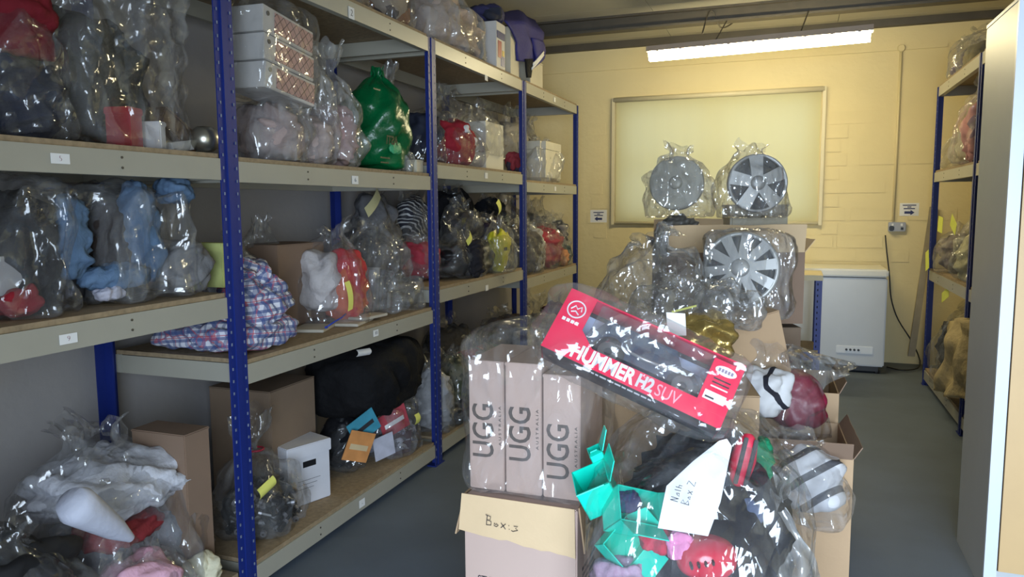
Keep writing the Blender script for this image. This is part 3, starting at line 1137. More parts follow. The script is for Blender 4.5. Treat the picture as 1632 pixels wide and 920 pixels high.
inside(b, s, 'cream_clothing', 'cream clothing half filling the tall bag on shelf marked 6', 'clothing', cloth(PINKW), (0, 0, 0), (.86, .86, .40), layers=3)
place_bag('tall half-empty clear bag with upright top on shelf marked 6', b, s, 'loose', FILMM, group=G6, amp=.13)
b, s = slot(490, 566, 72, z, xf=XF - .02, dep=.34)
inside(b, s, 'dusty_pink_clothing', 'dusty pink clothing in the bag touching the green bag', 'clothing', cloth((.38, .25, .24)), (0, 0, 0), (.8, .8, .52), layers=2)
place_bag('clear bag of dusty pink clothing touching the green bag', b, s, 'twist', FILMM, group=G6, amp=.12)
b, s = slot(548, 642, 118, z, dep=.40)
gb = thing('green_bag', 'bulging bright green plastic bag with black lettering on shelf marked 6', 'bag', b, 0, G6)
gm = mat('green_plastic_sack', (0.0, .10, .03), .28, var=.5, scale=7, bump=.5, bscale=16)
link('sack', bag_mesh(s[0], s[1], s[2], 77, [(0.05, 0), (.6, 0), (.9, .05), (1, .22), (1.02, .45), (.94, .66), (.70, .82), (.38, .92), (.16, .97), (.24, 1.04)], .07, n=2.3), gm, gb)
pz = [at(a, c, 0, b.x + s[0] * .50) - b for a, c in ((617, 225), (612, 240), (606, 258), (595, 150))]
text('ASTI', .062, mat('dark_green_ink', (.0, .025, .008), .5), gb, pz[0] + Vector((.035, -.01, 0)), (0, -1, 0), (.1, 0, 1), bold=.002)
for k in range(3):
    MB().box(0, .0012, -.05, .05 - k * .015, -.004, .004).obj('print_band', mat('dark_green_ink', (.0, .025, .008), .5), gb, pz[2 if k < 2 else 3] + Vector((.03, 0, .02 - .025 * (k % 2))))
link('pale_patch', lump_mesh(.03, .12, .07, nxt(), .1), mat('pale_green', (.05, .33, .15), .5), gb, (s[0] * .45, -s[1] * .18, s[2] * .17))
b, s = slot(590, 646, 96, z, xf=XF - .30, dep=.30)
place_bag('clear upright bag standing behind the green bag', b, s, 'twist', FILMM, group=G6)
p = at(661, 275, 0, XF - .07)
card_box('small_white_carton', 'small off-white carton beside the second post on shelf marked 6', 'box', (p.x, p.y, z), (.07, .085, .075), mat('cream_card', (.50, .46, .36), .6), lid=.012)
b, s = slot(622, 660, 232, z, xf=XF - .03, dep=.12)
place_bag('crumpled scrap of clear bag at the foot of the green bag', b, s, 'loose', FILMM, group=G6)
b, s = slot(650, 688, 178, z, xf=XF - .05, dep=.36)
inside(b, s, 'navy_red_jacket', 'navy and dark red jacket bundle behind the second post', 'clothing', patch_mat('navyred', [NAVY, (.16, .012, .02), NAVY, (.012, .014, .03)], 4), (0, 0, .18), (.9, .95, .8))
place_bag('clear bag of navy and dark red clothing behind the second post', b, s, 'loose', FILMC, group=G6)

# ---- shelf marked 2 and the top boards
z = Z('A', 2)
b, s = slot(585, 672, -50, z, dep=.40)
inside(b, s, 'brown_orange_bundle', 'dark brown and orange bundle in the bag above card 2', 'clothing', patch_mat('brownorange', [(.05, .025, .015), (.03, .02, .018), (.22, .08, .02), (.30, .24, .18)], 6), (0, 0, 0), (.86, .88, .7))
place_bag('clear bag of brown and orange things on the top board', b, s, 'loose', FILM, group=GT)
z = Z('A', 3)
b, s = slot(655, 772, -20, z, xf=XF + .0, dep=.40)
inside(b, s, 'pale_pink_bedding', 'pale pinkish bedding in the big bag on the top board', 'bedding', cloth((.45, .36, .31)), (-.04, 0, 0), (.80, .9, .84), layers=3)
place_bag('big clear bag of pale pinkish bedding overhanging the top board', b, s, 'loose', FILMM, group=GT, amp=.12)
p = at(790, 108, 0, XF - .08)
t = card_box('toy_packet_box', 'white box with red, blue and yellow print on the top board', 'box', (p.x - .05, p.y - .05, z), (.22, .18, .33), mat('white_card', (.55, .53, .51), .6))
for k, (c, dy, dz, w, h) in enumerate((((.30, .02, .02), -.02, .14, .07, .12), ((.02, .03, .22), .04, .06, .07, .07), ((.55, .38, .05), .05, .12, .04, .04), ((.02, .03, .16), 0, .24, .15, .05))):
    MB().box(.11, .1125 + .0004 * k, dy - w / 2, dy + w / 2, dz - h / 2, dz + h / 2).obj('printed_patch', mat('print_%d' % k, c, .4), t)
b, s = slot(742, 800, -10, z + .30, xf=XF - .0, dep=.3)
place_lump('red_blue_jacket', 'dark blue and red jacket lying over the printed white box', 'clothing', (p.x - .05, p.y - .06, z + .335), (.26, .24, .12), patch_mat('redblue', [NAVY, (.03, .03, .10), (.25, .03, .03)], 5))
p = at(813, 118, 0, XF - .07)
card_box('tall_cream_box', 'tall plain cream box beside the navy shirt on the top board', 'box', (p.x - .08, p.y, z), (.24, .20, .36), mat('cream_card', (.50, .46, .36), .6), lid=.02)
p = at(845, 135, 0, XF - .05)
card_box('low_cream_box', 'cream box half hidden under the hanging navy shirt', 'box', (p.x - .12, p.y + .14, Z('A', 4)), (.26, .34, .22), mat('cream_card', (.50, .46, .36), .6), lid=.02)
# navy shirt hanging over the boxes: draped sheet with body and sleeve
NV = mat('navy_jersey', (.022, .020, .16), .75, var=.2, bump=.25, bscale=50)
sh = thing('navy_shirt', 'navy sports shirt with white cuff stripes draped over the cream boxes', 'shirt', at(830, 60, 0, XF - .06))
o0 = Vector(sh.location)


def drape(pts, th, name, m, parent, nsub=6, rip=.012):
    """thick quilted sheet lofted between rows of points, rippled like cloth"""
    rows = []
    for a, b_ in zip(pts[:-1], pts[1:]):
        for i in range(nsub):
            rows.append([p_.lerp(q_, i / nsub) for p_, q_ in zip(a, b_)])
    rows.append(pts[-1])
    rows2 = []
    for r_ in rows:
        rr = []
        for a, b_ in zip(r_[:-1], r_[1:]):
            rr += [a.lerp(b_, i / nsub) for i in range(nsub)]
        rr.append(r_[-1])
        rows2.append(rr)
    nr_, nc_ = len(rows2), len(rows2[0])
    V = []
    for sd in (0, 1):
        for i, r_ in enumerate(rows2):
            for j, p_ in enumerate(r_):
                ed = math.sin(math.pi * min(max(j / (nc_ - 1), .03), .97)) ** .4
                w_ = rip * (math.sin(j * 1.1 + i * .25) + .6 * math.sin(j * .5 - i * .6))
                V.append((p_.x + w_ + (th * ed if sd else 0), p_.y + .5 * w_, p_.z))
    F = []
    n_ = nr_ * nc_
    for i in range(nr_ - 1):
        for j in range(nc_ - 1):
            a = i * nc_ + j
            F.append((a, a + nc_, a + nc_ + 1, a + 1))
            F.append((n_ + a, n_ + a + 1, n_ + a + nc_ + 1, n_ + a + nc_))
    for i in range(nr_ - 1):
        for j in (0, nc_ - 1):
            a = i * nc_ + j
            F.append((a, a + nc_, n_ + a + nc_, n_ + a))
    for j in range(nc_ - 1):
        for i in (0, nr_ - 1):
            a = i * nc_ + j
            F.append((a, a + 1, n_ + a + 1, n_ + a))
    me_ = bpy.data.meshes.new(name)
    me_.from_pydata(V, [], F)
    me_.polygons.foreach_set('use_smooth', [True] * len(F))
    me_.update()
    bm_ = bmesh.new()
    bm_.from_mesh(me_)
    bmesh.ops.recalc_face_normals(bm_, faces=bm_.faces)
    bm_.to_mesh(me_)
    bm_.free()
    return link(name, me_, m, parent)


g = lambda a, c, dx_=0.0: at(a, c, 0, XF - .02 + dx_) - o0
drape([[g(796, 20, -.25), g(820, 16, -.25), g(850, 32, -.22)], [g(800, 34, -.02), g(828, 36, 0), g(862, 52, -.02)], [g(823, 68), g(842, 72), g(864, 74)], [g(824, 97), g(842, 100), g(862, 96)]], .03, 'bodice', NV, sh)
drape([[g(846, 60, .03), g(864, 66, .03)], [g(852, 92, .03), g(868, 82, .03)], [g(846, 112, .03), g(867, 90, .03)]], .025, 'sleeve', NV, sh, rip=.004)
for q in (0, 1):
    drape([[g(847 + q * 2, 108 - q * 7, .052), g(866, 85 + q * 0 - q * 4, .052)], [g(847 + q * 2, 112 - q * 7, .052), g(867, 88 - q * 4, .052)]], .008, 'cuff_stripe', WHITE, sh, rip=.0)
drape([[g(836, 94, .03), g(848, 94, .03)], [g(838, 124, .03), g(845, 124, .03)]], .02, 'dangling_collar', cloth(BLACK), sh, rip=.002)

# ---- second shelf, bays 3 and 4
z = Z('B', 3)
b, s = slot(696, 742, 186, z, xf=XF - .0, dep=.34)
rs = thing('red_shirt', 'balled red football shirt with white patches beside the second post', 'shirt', b + Vector((0, 0, .004)))
link('fabric', lump_mesh(s[0] * .9, s[1] * .95, s[2] * .92, nxt(), .10, n=2.3), cloth((.28, .018, .03)), rs)
for k, (dy, dz) in enumerate(((-.05, .62), (.0, .5), (.08, .42))):
    link('white_patch', lump_mesh(.05, .06, .06, nxt(), .12), cloth(LWHITE), rs, (s[0] * .38, dy, s[2] * dz))
place_bag('clear bag around the balled red shirt beside the second post', b, s, 'loose', FILMC, group=GB)
b, s = slot(694, 760, 132, z, xf=XF - .25, dep=.42)
inside(b, s, 'grey_white_clothing', 'grey-white clothing in the tall bag behind the red shirt', 'clothing', cloth((.34, .32, .29)), (0, 0, 0), (.85, .85, .7))
place_bag('tall clear bag behind the balled red shirt', b, s, 'loose', FILM, group=GB)
p = at(785, 268, 0, XF - .08)
card_box('white_carton_box', 'white square box half wrapped in plastic on the second shelf', 'box', (p.x - .10, p.y, z), (.24, .36, .34), mat('cream_white_card', (.60, .57, .48), .55), lid=.01)
place_bag('clear bag pulled over the white square box', (p.x - .12, p.y - .05, z + .10), (.34, .48, .36), 'loose', FILM, group=GB, amp=.13)
b, s = slot(792, 832, 168, z, xf=XF - .26, dep=.3)
inside(b, s, 'pale_clothing_a', 'pale clothing at the back beside the third post', 'clothing', cloth((.33, .30, .25)), (0, 0, 0), (.85, .85, .8))
place_bag('clear bag at the back of the second shelf beside the third post', b, s, 'loose', FILM, group=GB)
p = at(824, 262, 0, XF - .06)
place_lump('red_white_packet', 'small red and white packet squeezed beside the third post', 'packet', (p.x - .03, p.y, z), (.10, .14, .17), patch_mat('redwhite', [(.3, .03, .03), (.5, .48, .42), (.04, .03, .05), (.22, .02, .03)], 9))
z = Z('B', 4)
p = at(872, 288, 0, XF - .10)
card_box('white_bagged_box', 'white box-shaped parcel in a white bag on the second shelf by the wall', 'parcel', (p.x - .08, p.y, z), (.28, .55, .33), mat('white_poly', (.58, .54, .44), .45, bump=.4, bscale=9), r=.04, lid=.01)
place_bag('milky bag around the white parcel near the back wall', (p.x - .08, p.y, z), (.34, .72, .42), 'loose', FILMM, group=GB, amp=.12)
b, s = slot(838, 915, 168, z, xf=XF - .30, dep=.3)
place_bag('tall empty clear bag standing behind the white parcel', b, s, 'twist', FILM, group=GB)

# ---- shelf marked 10 (bay 2, middle)
z = Z('C', 2)
PLAID = stripes_mat('plaid_cotton', (.62, .63, .70), [
    (1, .034, .013, 0, (.05, .08, .22), .75), (2, .034, .013, .008, (.05, .08, .22), .75),
    (1, .068, .005, .022, (.40, .05, .08), .7), (2, .068, .005, .026, (.40, .05, .08), .7),
    (0, .034, .013, 0, (.05, .08, .22), .55), (0, .068, .005, .022, (.40, .05, .08), .5)], .85, rot=(0.12, 0.1, 0.0))
ps = thing('plaid_shirt', 'crumpled blue, white and red plaid shirt lying on the shelf marked 10', 'shirt', (XF - .24, 2.86, z))
y0, y1 = 2.44, at(486, 540, 0, XF - .05).y
ps.location = (XF - .30, (y0 + y1) / 2, z)
yc = ps.location.y
link('folded_body', lump_mesh(.56, y1 - y0, .14, nxt(), .16, n=4.0, nu=90, nr=34, freq=7), PLAID, ps)
link('rumpled_front', lump_mesh(.30, .34, .20, nxt(), .24, n=3.0, nu=90, nr=40, freq=8), PLAID, ps, (.11, (y1 - y0) / 2 - .18, .09), (.12, 0, .1))
link('collar', lump_mesh(.20, .26, .15, nxt(), .26, n=2.6, nu=60, nr=30, freq=9), PLAID, ps, (.09, (y1 - y0) / 2 - .24, .24), (-.35, 0, 0))
b, s = slot(322, 420, 380, z, xf=XF - .34, dep=.30)
inside(b, s, 'grey_white_linen', 'white linen behind the plaid shirt beside the first post', 'linen', cloth((.48, .48, .50)), (0, 0, 0), (.9, .9, .85), layers=3)
place_bag('clear bag of white linen behind the plaid shirt', b, s, 'loose', FILM, group=G10)
p = at(450, 470, 0, XF - .48)
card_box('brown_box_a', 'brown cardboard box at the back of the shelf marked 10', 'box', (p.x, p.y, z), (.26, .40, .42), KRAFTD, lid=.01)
b, s = slot(470, 575, 362, z, xf=XF - .06, dep=.40)
inside(b, s, 'red_orange_clothing', 'bright red and orange clothing in the clear bag with yellow slip', 'clothing', patch_mat('redorange', [(.45, .025, .03), (.42, .02, .04), (.50, .09, .03), (.45, .02, .03)], 5), (.12, .12, 0), (.60, .60, .74))
inside(b, s, 'white_grey_clothing', 'white clothing beside the red clothing in the same clear bag', 'clothing', cloth((.45, .42, .42)), (-.1, -.2, .12), (.62, .5, .62))
place_bag('clear bag of red and white clothing on the shelf marked 10', b, s, 'loose', FILM, group=G10, amp=.12)


def slip(name, label, px, py, X, w, h, m=None, tilt=0.0, cat='paper', yaw=0.0):
    p_ = at(px, py, 0, X)
    n_ = 6
    mb_ = MB()
    for i_ in range(n_ + 1):
        f_ = i_ / n_ - .5
        cv = .012 * (f_ * 2) ** 2
        mb_.v += [(-cv, -w / 2, f_ * h), (-cv, w / 2, f_ * h), (-cv - .001, -w / 2, f_ * h), (-cv - .001, w / 2, f_ * h)]
        if i_:
            q_ = i_ * 4
            mb_.f += [(q_ - 4, q_ - 3, q_ + 1, q_), (q_ - 1, q_ - 2, q_ + 2, q_ + 3), (q_ - 3, q_ - 1, q_ + 3, q_ + 1), (q_ - 2, q_ - 4, q_, q_ + 2)]
    o_ = mb_.obj(name, m or YELLOW, None, p_, (tilt, 0, yaw))
    return tag(o_, label, cat)


slip('yellow_slip', 'long yellow paper slip on the red clothing bag', 559, 472, XF - .05, .045, .15, tilt=.15)
slip('yellow_tag', 'curled pale yellow tag hanging behind the shelf marked 6 beam', 597, 323, XF - .30, .07, .19, tilt=-.9, m=mat('pale_yellow_paper', (.50, .47, .26), .75))
p = at(520, 515, 0, XF - .12)
t = thing('zip_tie', 'blue plastic tie lying on papers at the front of shelf 10', 'tie', (p.x + .03, p.y, z + .03))
MB().tube([(-.01, -.03, -.01), (.0, .03, .01), (.0, .09, .02), (0, .13, .035)], .004, 6).obj('strap', mat('blue_plastic', (.02, .05, .35), .4), t, smooth=True)
link('head', bevel_box(.012, .016, .01, .002, True), mat('blue_plastic', (.02, .05, .35), .4), t, (-.01, -.03, -.01))
for k, (px, py, w, d_, rz) in enumerate(((560, 512, .24, .16, .2), (590, 508, .22, .10, -.1), (500, 522, .20, .16, .3))):
    p = at(px, py, 2, z + .01)
    tag(link('paper_packet', bevel_box(d_, w, .014, .003), mat('packet_paper', (.45, .41, .34), .7), None, (min(p.x, XF - .09), p.y, z + .015 * (k == 1)), (0, 0, rz)), ['flat paper packet under the blue tie', 'flat paper packet lying on another packet', 'flat paper packet beside the plaid shirt'][k], 'packet', 'paper packets on shelf 10')
b, s = slot(545, 655, 352, z, xf=XF - .10, dep=.44)
for k, (w, h, c) in enumerate(((.03, .24, (.42, .42, .44)), (.025, .25, (.35, .34, .32)), (.03, .20, (.30, .29, .27)), (.03, .23, (.16, .15, .15)), (.03, .22, (.40, .39, .38)))):
    card_box('boxed_book', ['pale grey book standing first in the bag', 'beige book standing second in the bag', 'short beige book standing third in the bag', 'dark grey book standing fourth in the bag', 'white book standing last in the bag'][k] + ' with blue tie', 'book', (b.x + .02, b.y - .12 + k * .045, z + .006), (.18, w, h), mat('book_%d' % k, c, .6), rot=(math.radians(-8), 0, .1), group='books in the bag on shelf 10', lid=.004)
place_bag('clear bag of standing books on the shelf marked 10', b, s, 'loose', FILM, group=G10, amp=.10)
b, s = slot(600, 690, 440, z, xf=XF - .01, dep=.26)
place_bag('low crumpled clear bag in front of the second post on shelf 10', b, s, 'loose', FILM, group=G10, amp=.14)
b, s = slot(636, 690, 376, z, xf=XF - .2, dep=.30)
inside(b, s, 'pink_red_clothing', 'pink and red clothing in the bag beside the second post', 'clothing', patch_mat('pinkred', [(.36, .25, .23), (.36, .03, .05), (.34, .22, .2)], 4), (0, 0, 0), (.86, .9, .85))
place_bag('clear bag of pink and red clothing beside the second post', b, s, 'loose', FILM, group=G10)
b, s = slot(530, 610, 300, z, xf=XF - .42, dep=.26)
inside(b, s, 'grey_cloth_a', 'grey clothing at the back above the standing books', 'clothing', cloth((.14, .14, .15)), (0, 0, 0), (.9, .9, .92))
place_bag('bag of grey clothing at the back above the standing books', b, s, 'loose', FILMC, group=G10)
b, s = slot(620, 690, 306, z, xf=XF - .42, dep=.26)
inside(b, s, 'zebra_clothing', 'black and white striped clothing at the back near the second post', 'clothing', stripes_mat('zebra', (.02, .02, .03), [(2, .03, .011, 0, (.42, .42, .42), 1)], .8, rot=(.7, .2, 0)), (0, 0, 0), (.9, .9, .92))
place_bag('bag of striped clothing at the back near the second post', b, s, 'loose', FILMC, group=G10)

# ---- bottom shelf of bay 2
z = Z('D', 2)
b, s = slot(372, 500, 640, z, xf=XF - .02, dep=.40)
b = Vector((XF - .22, at(432, 800, 0, XF - .15).y, z))
bag = (.38, .40, .52)
BAT = mat('battery_black', (.012, .012, .013), .35)
BATG = mat('battery_grey', (.22, .22, .24), .3, .5)
rnd = random.Random(3)
btb = MB().tube([(0, 0, -.03), (0, 0, .026)], .0135, 10).tube([(0, 0, .026), (0, 0, .029)], .005, 8).mesh('cell')
ctb = MB().tube([(0, 0, .012), (0, 0, .0265)], .0138, 10).mesh('band')
for k in range(70):
    if k < 52:
        an = rnd.uniform(-1.75, .75)
        rr = rnd.uniform(.80, .95)
        h_ = rnd.uniform(.03, .17)
        px_, py_ = .165 * math.cos(an) * rr, .175 * math.sin(an) * rr
    else:
        px_, py_, h_ = rnd.uniform(-.08, .10), rnd.uniform(-.12, .10), rnd.uniform(.17, .20)
    t = thing('battery', 'black cylindrical battery in the tied bag on the bottom shelf', 'battery', b + Vector((px_, py_, h_)), group='batteries in the tied bag', rot=(rnd.uniform(.6, 2.4), rnd.uniform(-.6, .6), rnd.uniform(0, 6.28)))
    link('cell', btb, BAT, t)
    link('band', ctb, BATG, t)
place_lump('battery_packs', 'black battery packs filling the middle of the tied bag', 'batteries', b + Vector((0, 0, .006)), (.28, .28, .17), BAT)
place_bag('knotted clear bag full of batteries beside the white storage box', b, bag, 'tied', FILM, group=G14, tie=(.35, .02, .05), amp=.09)
slip('yellow_label', 'yellow paper label on the knotted bag of batteries', 428, 778, XF - .05, .11, .05, tilt=.25)
p0 = at(452, 690, 0, XF - .45)
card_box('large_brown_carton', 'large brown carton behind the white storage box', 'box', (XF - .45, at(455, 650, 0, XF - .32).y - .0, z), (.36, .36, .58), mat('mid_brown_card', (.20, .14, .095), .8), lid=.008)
wy = at(490, 720, 0, XF - .22).y
wbx = thing('storage_box', 'white archive storage box with lid and hand hole', 'box', (XF - .30, wy - .02, z), -.35)
link('body', bevel_box(.30, .24, .26, .004), mat('white_archive_card', (.58, .58, .62), .6), wbx)
link('lid', bevel_box(.315, .255, .06, .004), mat('white_archive_card', (.58, .58, .62), .6), wbx, (0, 0, .24))
link('hand_hole', bevel_box(.004, .075, .03, .0015, True), BLK, wbx, (.1505, 0, .20))
for k in range(3):
    MB().box(.1505, .1512, -.07, .06 - k * .02, .12 - k * .02, .1215 - k * .02).obj('written_line', INK, wbx)
b, s = slot(512, 552, 668, z, xf=XF - .16, dep=.26)
inside(b, s, 'black_clothing_b', 'shiny black clothing between the storage box and the card bag', 'clothing', mat('shiny_black', (.012, .012, .014), .3), (0, 0, 0), (.9, .9, .92))
place_bag('dark bag wedged between the storage box and the bag of cards', b, s, 'loose', FILMC, group=G14)
yk0, yk1 = at(520, 620, 0, XF - .30).y, at(688, 600, 0, XF - .02).y
bk = thing('black_holdall', 'big soft black holdall lying on the bags under shelf 10', 'holdall', (XF - .26, (yk0 + yk1) / 2, .43))
link('fabric', lump_mesh(.52, yk1 - yk0, .43, nxt(), .12, n=3.4, nu=54, nr=30, freq=4), cloth((.005, .005, .006)), bk, rot=(math.radians(4), 0, 0))
slip('white_slip', 'white paper slip lying on top of the black holdall', 582, 562, XF - .03, .13, .035, m=WHITE, tilt=-.1)
b, s = slot(548, 652, 648, z, xf=XF - .03, dep=.42)
inside(b, s, 'grey_card_stack', 'pile of grey cards and discs at the bottom of the card bag', 'cards', patch_mat('cards', [(.22, .22, .26), (.36, .37, .42), (.10, .10, .12), (.28, .28, .36)], 16), (0, 0, 0), (.84, .84, .56), layers=5)
CARDS = [((628, 672), (.40, .06, .08), .14, .12, .35, 'magenta and white postcard at the top of the card bag'), ((580, 680), (.05, .25, .34), .13, .11, .5, 'turquoise picture card with a figure in the card bag'), ((572, 712), (.55, .24, .08), .12, .13, -.35, 'orange sunset picture card in the card bag'), ((612, 712), (.45, .45, .52), .10, .11, .2, 'pale lilac card in the card bag'), ((640, 708), (.09, .06, .07), .10, .12, 0, 'dark brown card at the side of the card bag')]
for k, ((px, py), c, w, h, tl, lab) in enumerate(CARDS):
    p_ = at(px, py, 0, b.x + s[0] * .36)
    w, h = w * 1.3, h * 1.25
    t = thing('picture_card', lab, 'card', p_, group='picture cards in the bag', rot=(tl, .12, -.5))
    MB().box(-.002, .002, -w / 2, w / 2, -h / 2, h / 2).obj('sheet', mat('card_%d' % k, c, .35, var=.3, scale=18), t)
    if k < 3:
        MB().box(.002, .003, -w * .36, w * .36, -h * .12, h * .06).obj('print_band', [WHITE, INK, mat('pale_orange', (.55, .42, .24), .5)][k], t)
place_bag('clear bag full of picture cards at the front of the bottom shelf', b, s, 'block', FILM, group=G14, n=2.6)
b, s = slot(660, 708, 572, z, xf=XF + .01, dep=.28)
inside(b, s, 'white_poly_wrap', 'grey-white wrapped clothing in the bag with yellow note', 'clothing', cloth((.36, .36, .37)), (0, 0, 0), (.84, .9, .8))
place_bag('tall clear bag with a yellow note beside the second post', b, s, 'loose', FILM, group=G14, amp=.11)
slip('yellow_note', 'square yellow note on the tall clear bag by the second post', 667, 668, XF + .015, .055, .06)

# ---- third shelf, bays 3 and 4
z = Z('C', 3)
DK = mat('shiny_black', (.012, .012, .014), .3)
rows = [
    (700, 742, 292, -.30, .34, cloth(BLACK), 'black jackets piled high behind the front bags', 'tall dark bag at the back of the third shelf beside second post', 'loose', FILMC, .95),
    (738, 790, 300, -.30, .34, cloth((.010, .012, .016)), 'dark clothing with a round top at the back', 'dark rounded bag at the back of the third shelf', 'loose', FILMC, .95),
    (786, 828, 300, -.26, .34, cloth((.16, .14, .11)), 'brown-grey clothing at the back by the third post', 'clear upright bag at the back by the third post', 'loose', FILM, .7),
    (702, 772, 352, -.00, .36, DK, 'shiny black clothing at the bottom of the twisted bag', 'twisted clear bag of shiny black clothing on the third shelf', 'twist', FILM, .62),
    (772, 806, 338, -.05, .34, cloth((.03, .02, .03)), 'dark purple clothing behind the yellow carrier', 'clear bag of dark purple clothing above the yellow carrier', 'loose', FILM, .85),
]
for px0, px1, pyt, dx_, dep_, m_, lab_c, lab_b, pf, fm, kf in rows:
    b, s = slot(px0, px1, pyt, z, xf=XF + dx_, dep=dep_)
    inside(b, s, 'bagged_clothing', lab_c, 'clothing', m_, (0, 0, 0), (.86, .88, kf), layers=2)
    place_bag(lab_b, b, s, pf, fm, group=GC)
p = at(769, 452, 0, XF + .02)
place_lump('dark_trousers', 'dark rolled trousers hanging over the edge of the third shelf', 'trousers', (p.x - .06, p.y, z - .0), (.13, .16, .26), cloth((.022, .020, .024)), layers=4)
p = at(803, 440, 0, XF + .0)
yc_ = thing('yellow_carrier_bag', 'bright yellow carrier bag with a black letter S on the third shelf', 'bag', (p.x - .04, p.y, z), 0, GC)
link('carrier', bag_mesh(.14, .24, .30, 91, [(0.05, 0), (.3, 0), (.5, .06), (.8, .3), (1, .6), (1, .85), (.8, .97), (.3, 1.0)], .06), mat('yellow_plastic', (.55, .50, .02), .35, var=.12, bump=.3, bscale=14), yc_)
text('S', .075, INK, yc_, (.078, .06, .17), (0, 1, 0), (0, 0, 1), bold=.004)
MB().box(.074, .0765, -.08, .01, .165, .19).obj('print_band', INK, yc_)
place_bag('clear bag around the yellow carrier on the third shelf', (p.x - .05, p.y + .02, z), (.24, .40, .40), 'loose', FILM, group=GC)
slip('yellow_twist_label', 'small yellow label above the twisted bag on the third shelf', 797, 330, XF - .02, .06, .10, tilt=.5)
slip('pale_yellow_strip', 'narrow yellow strip on the neck of the twisted bag', 750, 380, XF + .01, .05, .09, tilt=-.8)
z = Z('C', 4)
rows = [
    (838, 868, 318, -.18, .3, cloth((.22, .21, .19)), 'grey clothing at the back of the third shelf beside third post', 'clear upright bag just past the third post on the third shelf', 'loose', FILM, .75),
    (866, 916, 318, -.34, .3, cloth((.11, .10, .09)), 'dim grey-brown clothing at the far back of the third shelf', 'clear bag at the far back corner of the third shelf', 'loose', FILM, .8),
    (838, 856, 352, -.0, .24, cloth((.30, .29, .28)), 'white wrapped clothing right beside the third post', 'narrow clear bag pressed against the third post', 'loose', FILM, .85),
    (850, 886, 362, -.0, .30, patch_mat('redgreen', [(.30, .03, .05), (.28, .02, .04), (.26, .03, .05), (.035, .045, .05)], 3), 'bright red clothing in the bag near the shelf end', 'clear bag of bright red clothing near the shelf end', 'loose', FILM, .9),
    (884, 922, 340, -.04, .30, patch_mat('metalstuff', [(.10, .09, .08), (.22, .20, .18), (.04, .04, .04), (.14, .06, .04)], 9), 'assorted metal and dark odds in the last bag', 'clear bag of metal odds at the very end of the third shelf', 'loose', FILMC, .85),
]
for px0, px1, pyt, dx_, dep_, m_, lab_c, lab_b, pf, fm, kf in rows:
    b, s = slot(px0, px1, pyt, z, xf=XF + dx_, dep=dep_)
    inside(b, s, 'bagged_goods', lab_c, 'clothing', m_, (0, 0, 0), (.86, .88, kf), layers=2)
    place_bag(lab_b, b, s, pf, fm, group=GC)
p = at(905, 428, 0, XF + .01)
place_lump('orange_pouch', 'small orange pouch at the end of the third shelf', 'pouch', (p.x - .04, p.y, z), (.08, .16, .16), cloth((.42, .20, .10)))

# ---- bottom shelf, bays 3 and 4
CAMO = patch_mat('camo', [(.05, .06, .03), (.12, .12, .06), (.03, .035, .02), (.16, .15, .10)], 14)
z = Z('D', 3)
rows = [
    (700, 742, 560, .02, .34, CAMO, 'camouflage trousers in the bag right behind the second post', 'clear bag of camouflage clothing right behind the second post', 'loose', FILM, .85),
    (704, 736, 640, .03, .22, patch_mat('darkred', [BLACK, (.25, .02, .03), BLACK, (.02, .02, .02)], 5), 'black and red clothing low behind the second post', 'low bag of black and red clothing at the front of the bottom shelf', 'loose', FILM, .85),
    (726, 772, 540, -.02, .36, patch_mat('redgrey', [(.34, .03, .04), (.22, .21, .20), (.12, .11, .10)], 4), 'red and grey clothing in the bag behind the shoe-box parcel', 'clear bag of red and grey clothing behind the shoe-box parcel', 'loose', FILM, .8),
    (762, 830, 536, .0, .36, patch_mat('mixgreen', [(.07, .12, .10), (.14, .13, .08), (.05, .06, .05), (.22, .21, .17)], 10), 'mixed green and khaki clothing on the bottom shelf', 'clear bag of green and khaki clothing on the bottom shelf', 'loose', FILM, .85),
    (704, 770, 500, -.34, .30, cloth((.06, .055, .05)), 'dim dark clothing at the back of the bottom shelf', 'tall dim bag at the back of the bottom shelf', 'loose', FILMC, .85),
    (764, 832, 498, -.34, .30, cloth((.15, .11, .09)), 'dim brown clothing at the back of the bottom shelf', 'tall brownish bag at the back of the bottom shelf', 'loose', FILM, .85),
]
for px0, px1, pyt, dx_, dep_, m_, lab_c, lab_b, pf, fm, kf in rows:
    b, s = slot(px0, px1, pyt, z, xf=XF + dx_, dep=dep_)
    inside(b, s, 'bagged_clothing', lab_c, 'clothing', m_, (0, 0, 0), (.86, .88, kf), layers=2)
    place_bag(lab_b, b, s, pf, fm, group=GD)
z = Z('D', 4)
rows = [
    (836, 880, 476, .0, .34, cloth((.20, .19, .19)), 'grey-white clothing on the bottom shelf past the third post', 'clear bag of grey-white clothing past the third post', 'twist', FILM, .7),
    (872, 918, 470, .0, .34, cloth((.10, .035, .035)), 'dark reddish clothing in the last bag of the bottom shelf', 'dim bag of reddish clothing at the end of the bottom shelf', 'loose', FILMC, .85),
    (818, 850, 512, .03, .24, cloth((.42, .41, .40)), 'white clothing rising just behind the toy car box', 'milky bag rising just behind the toy car box', 'loose', FILMM, .8),
]
for px0, px1, pyt, dx_, dep_, m_, lab_c, lab_b, pf, fm, kf in rows:
    b, s = slot(px0, px1, pyt, z, xf=XF + dx_, dep=dep_)
    inside(b, s, 'bagged_clothing', lab_c, 'clothing', m_, (0, 0, 0), (.86, .88, kf), layers=2)
    place_bag(lab_b, b, s, pf, fm, group=GD)


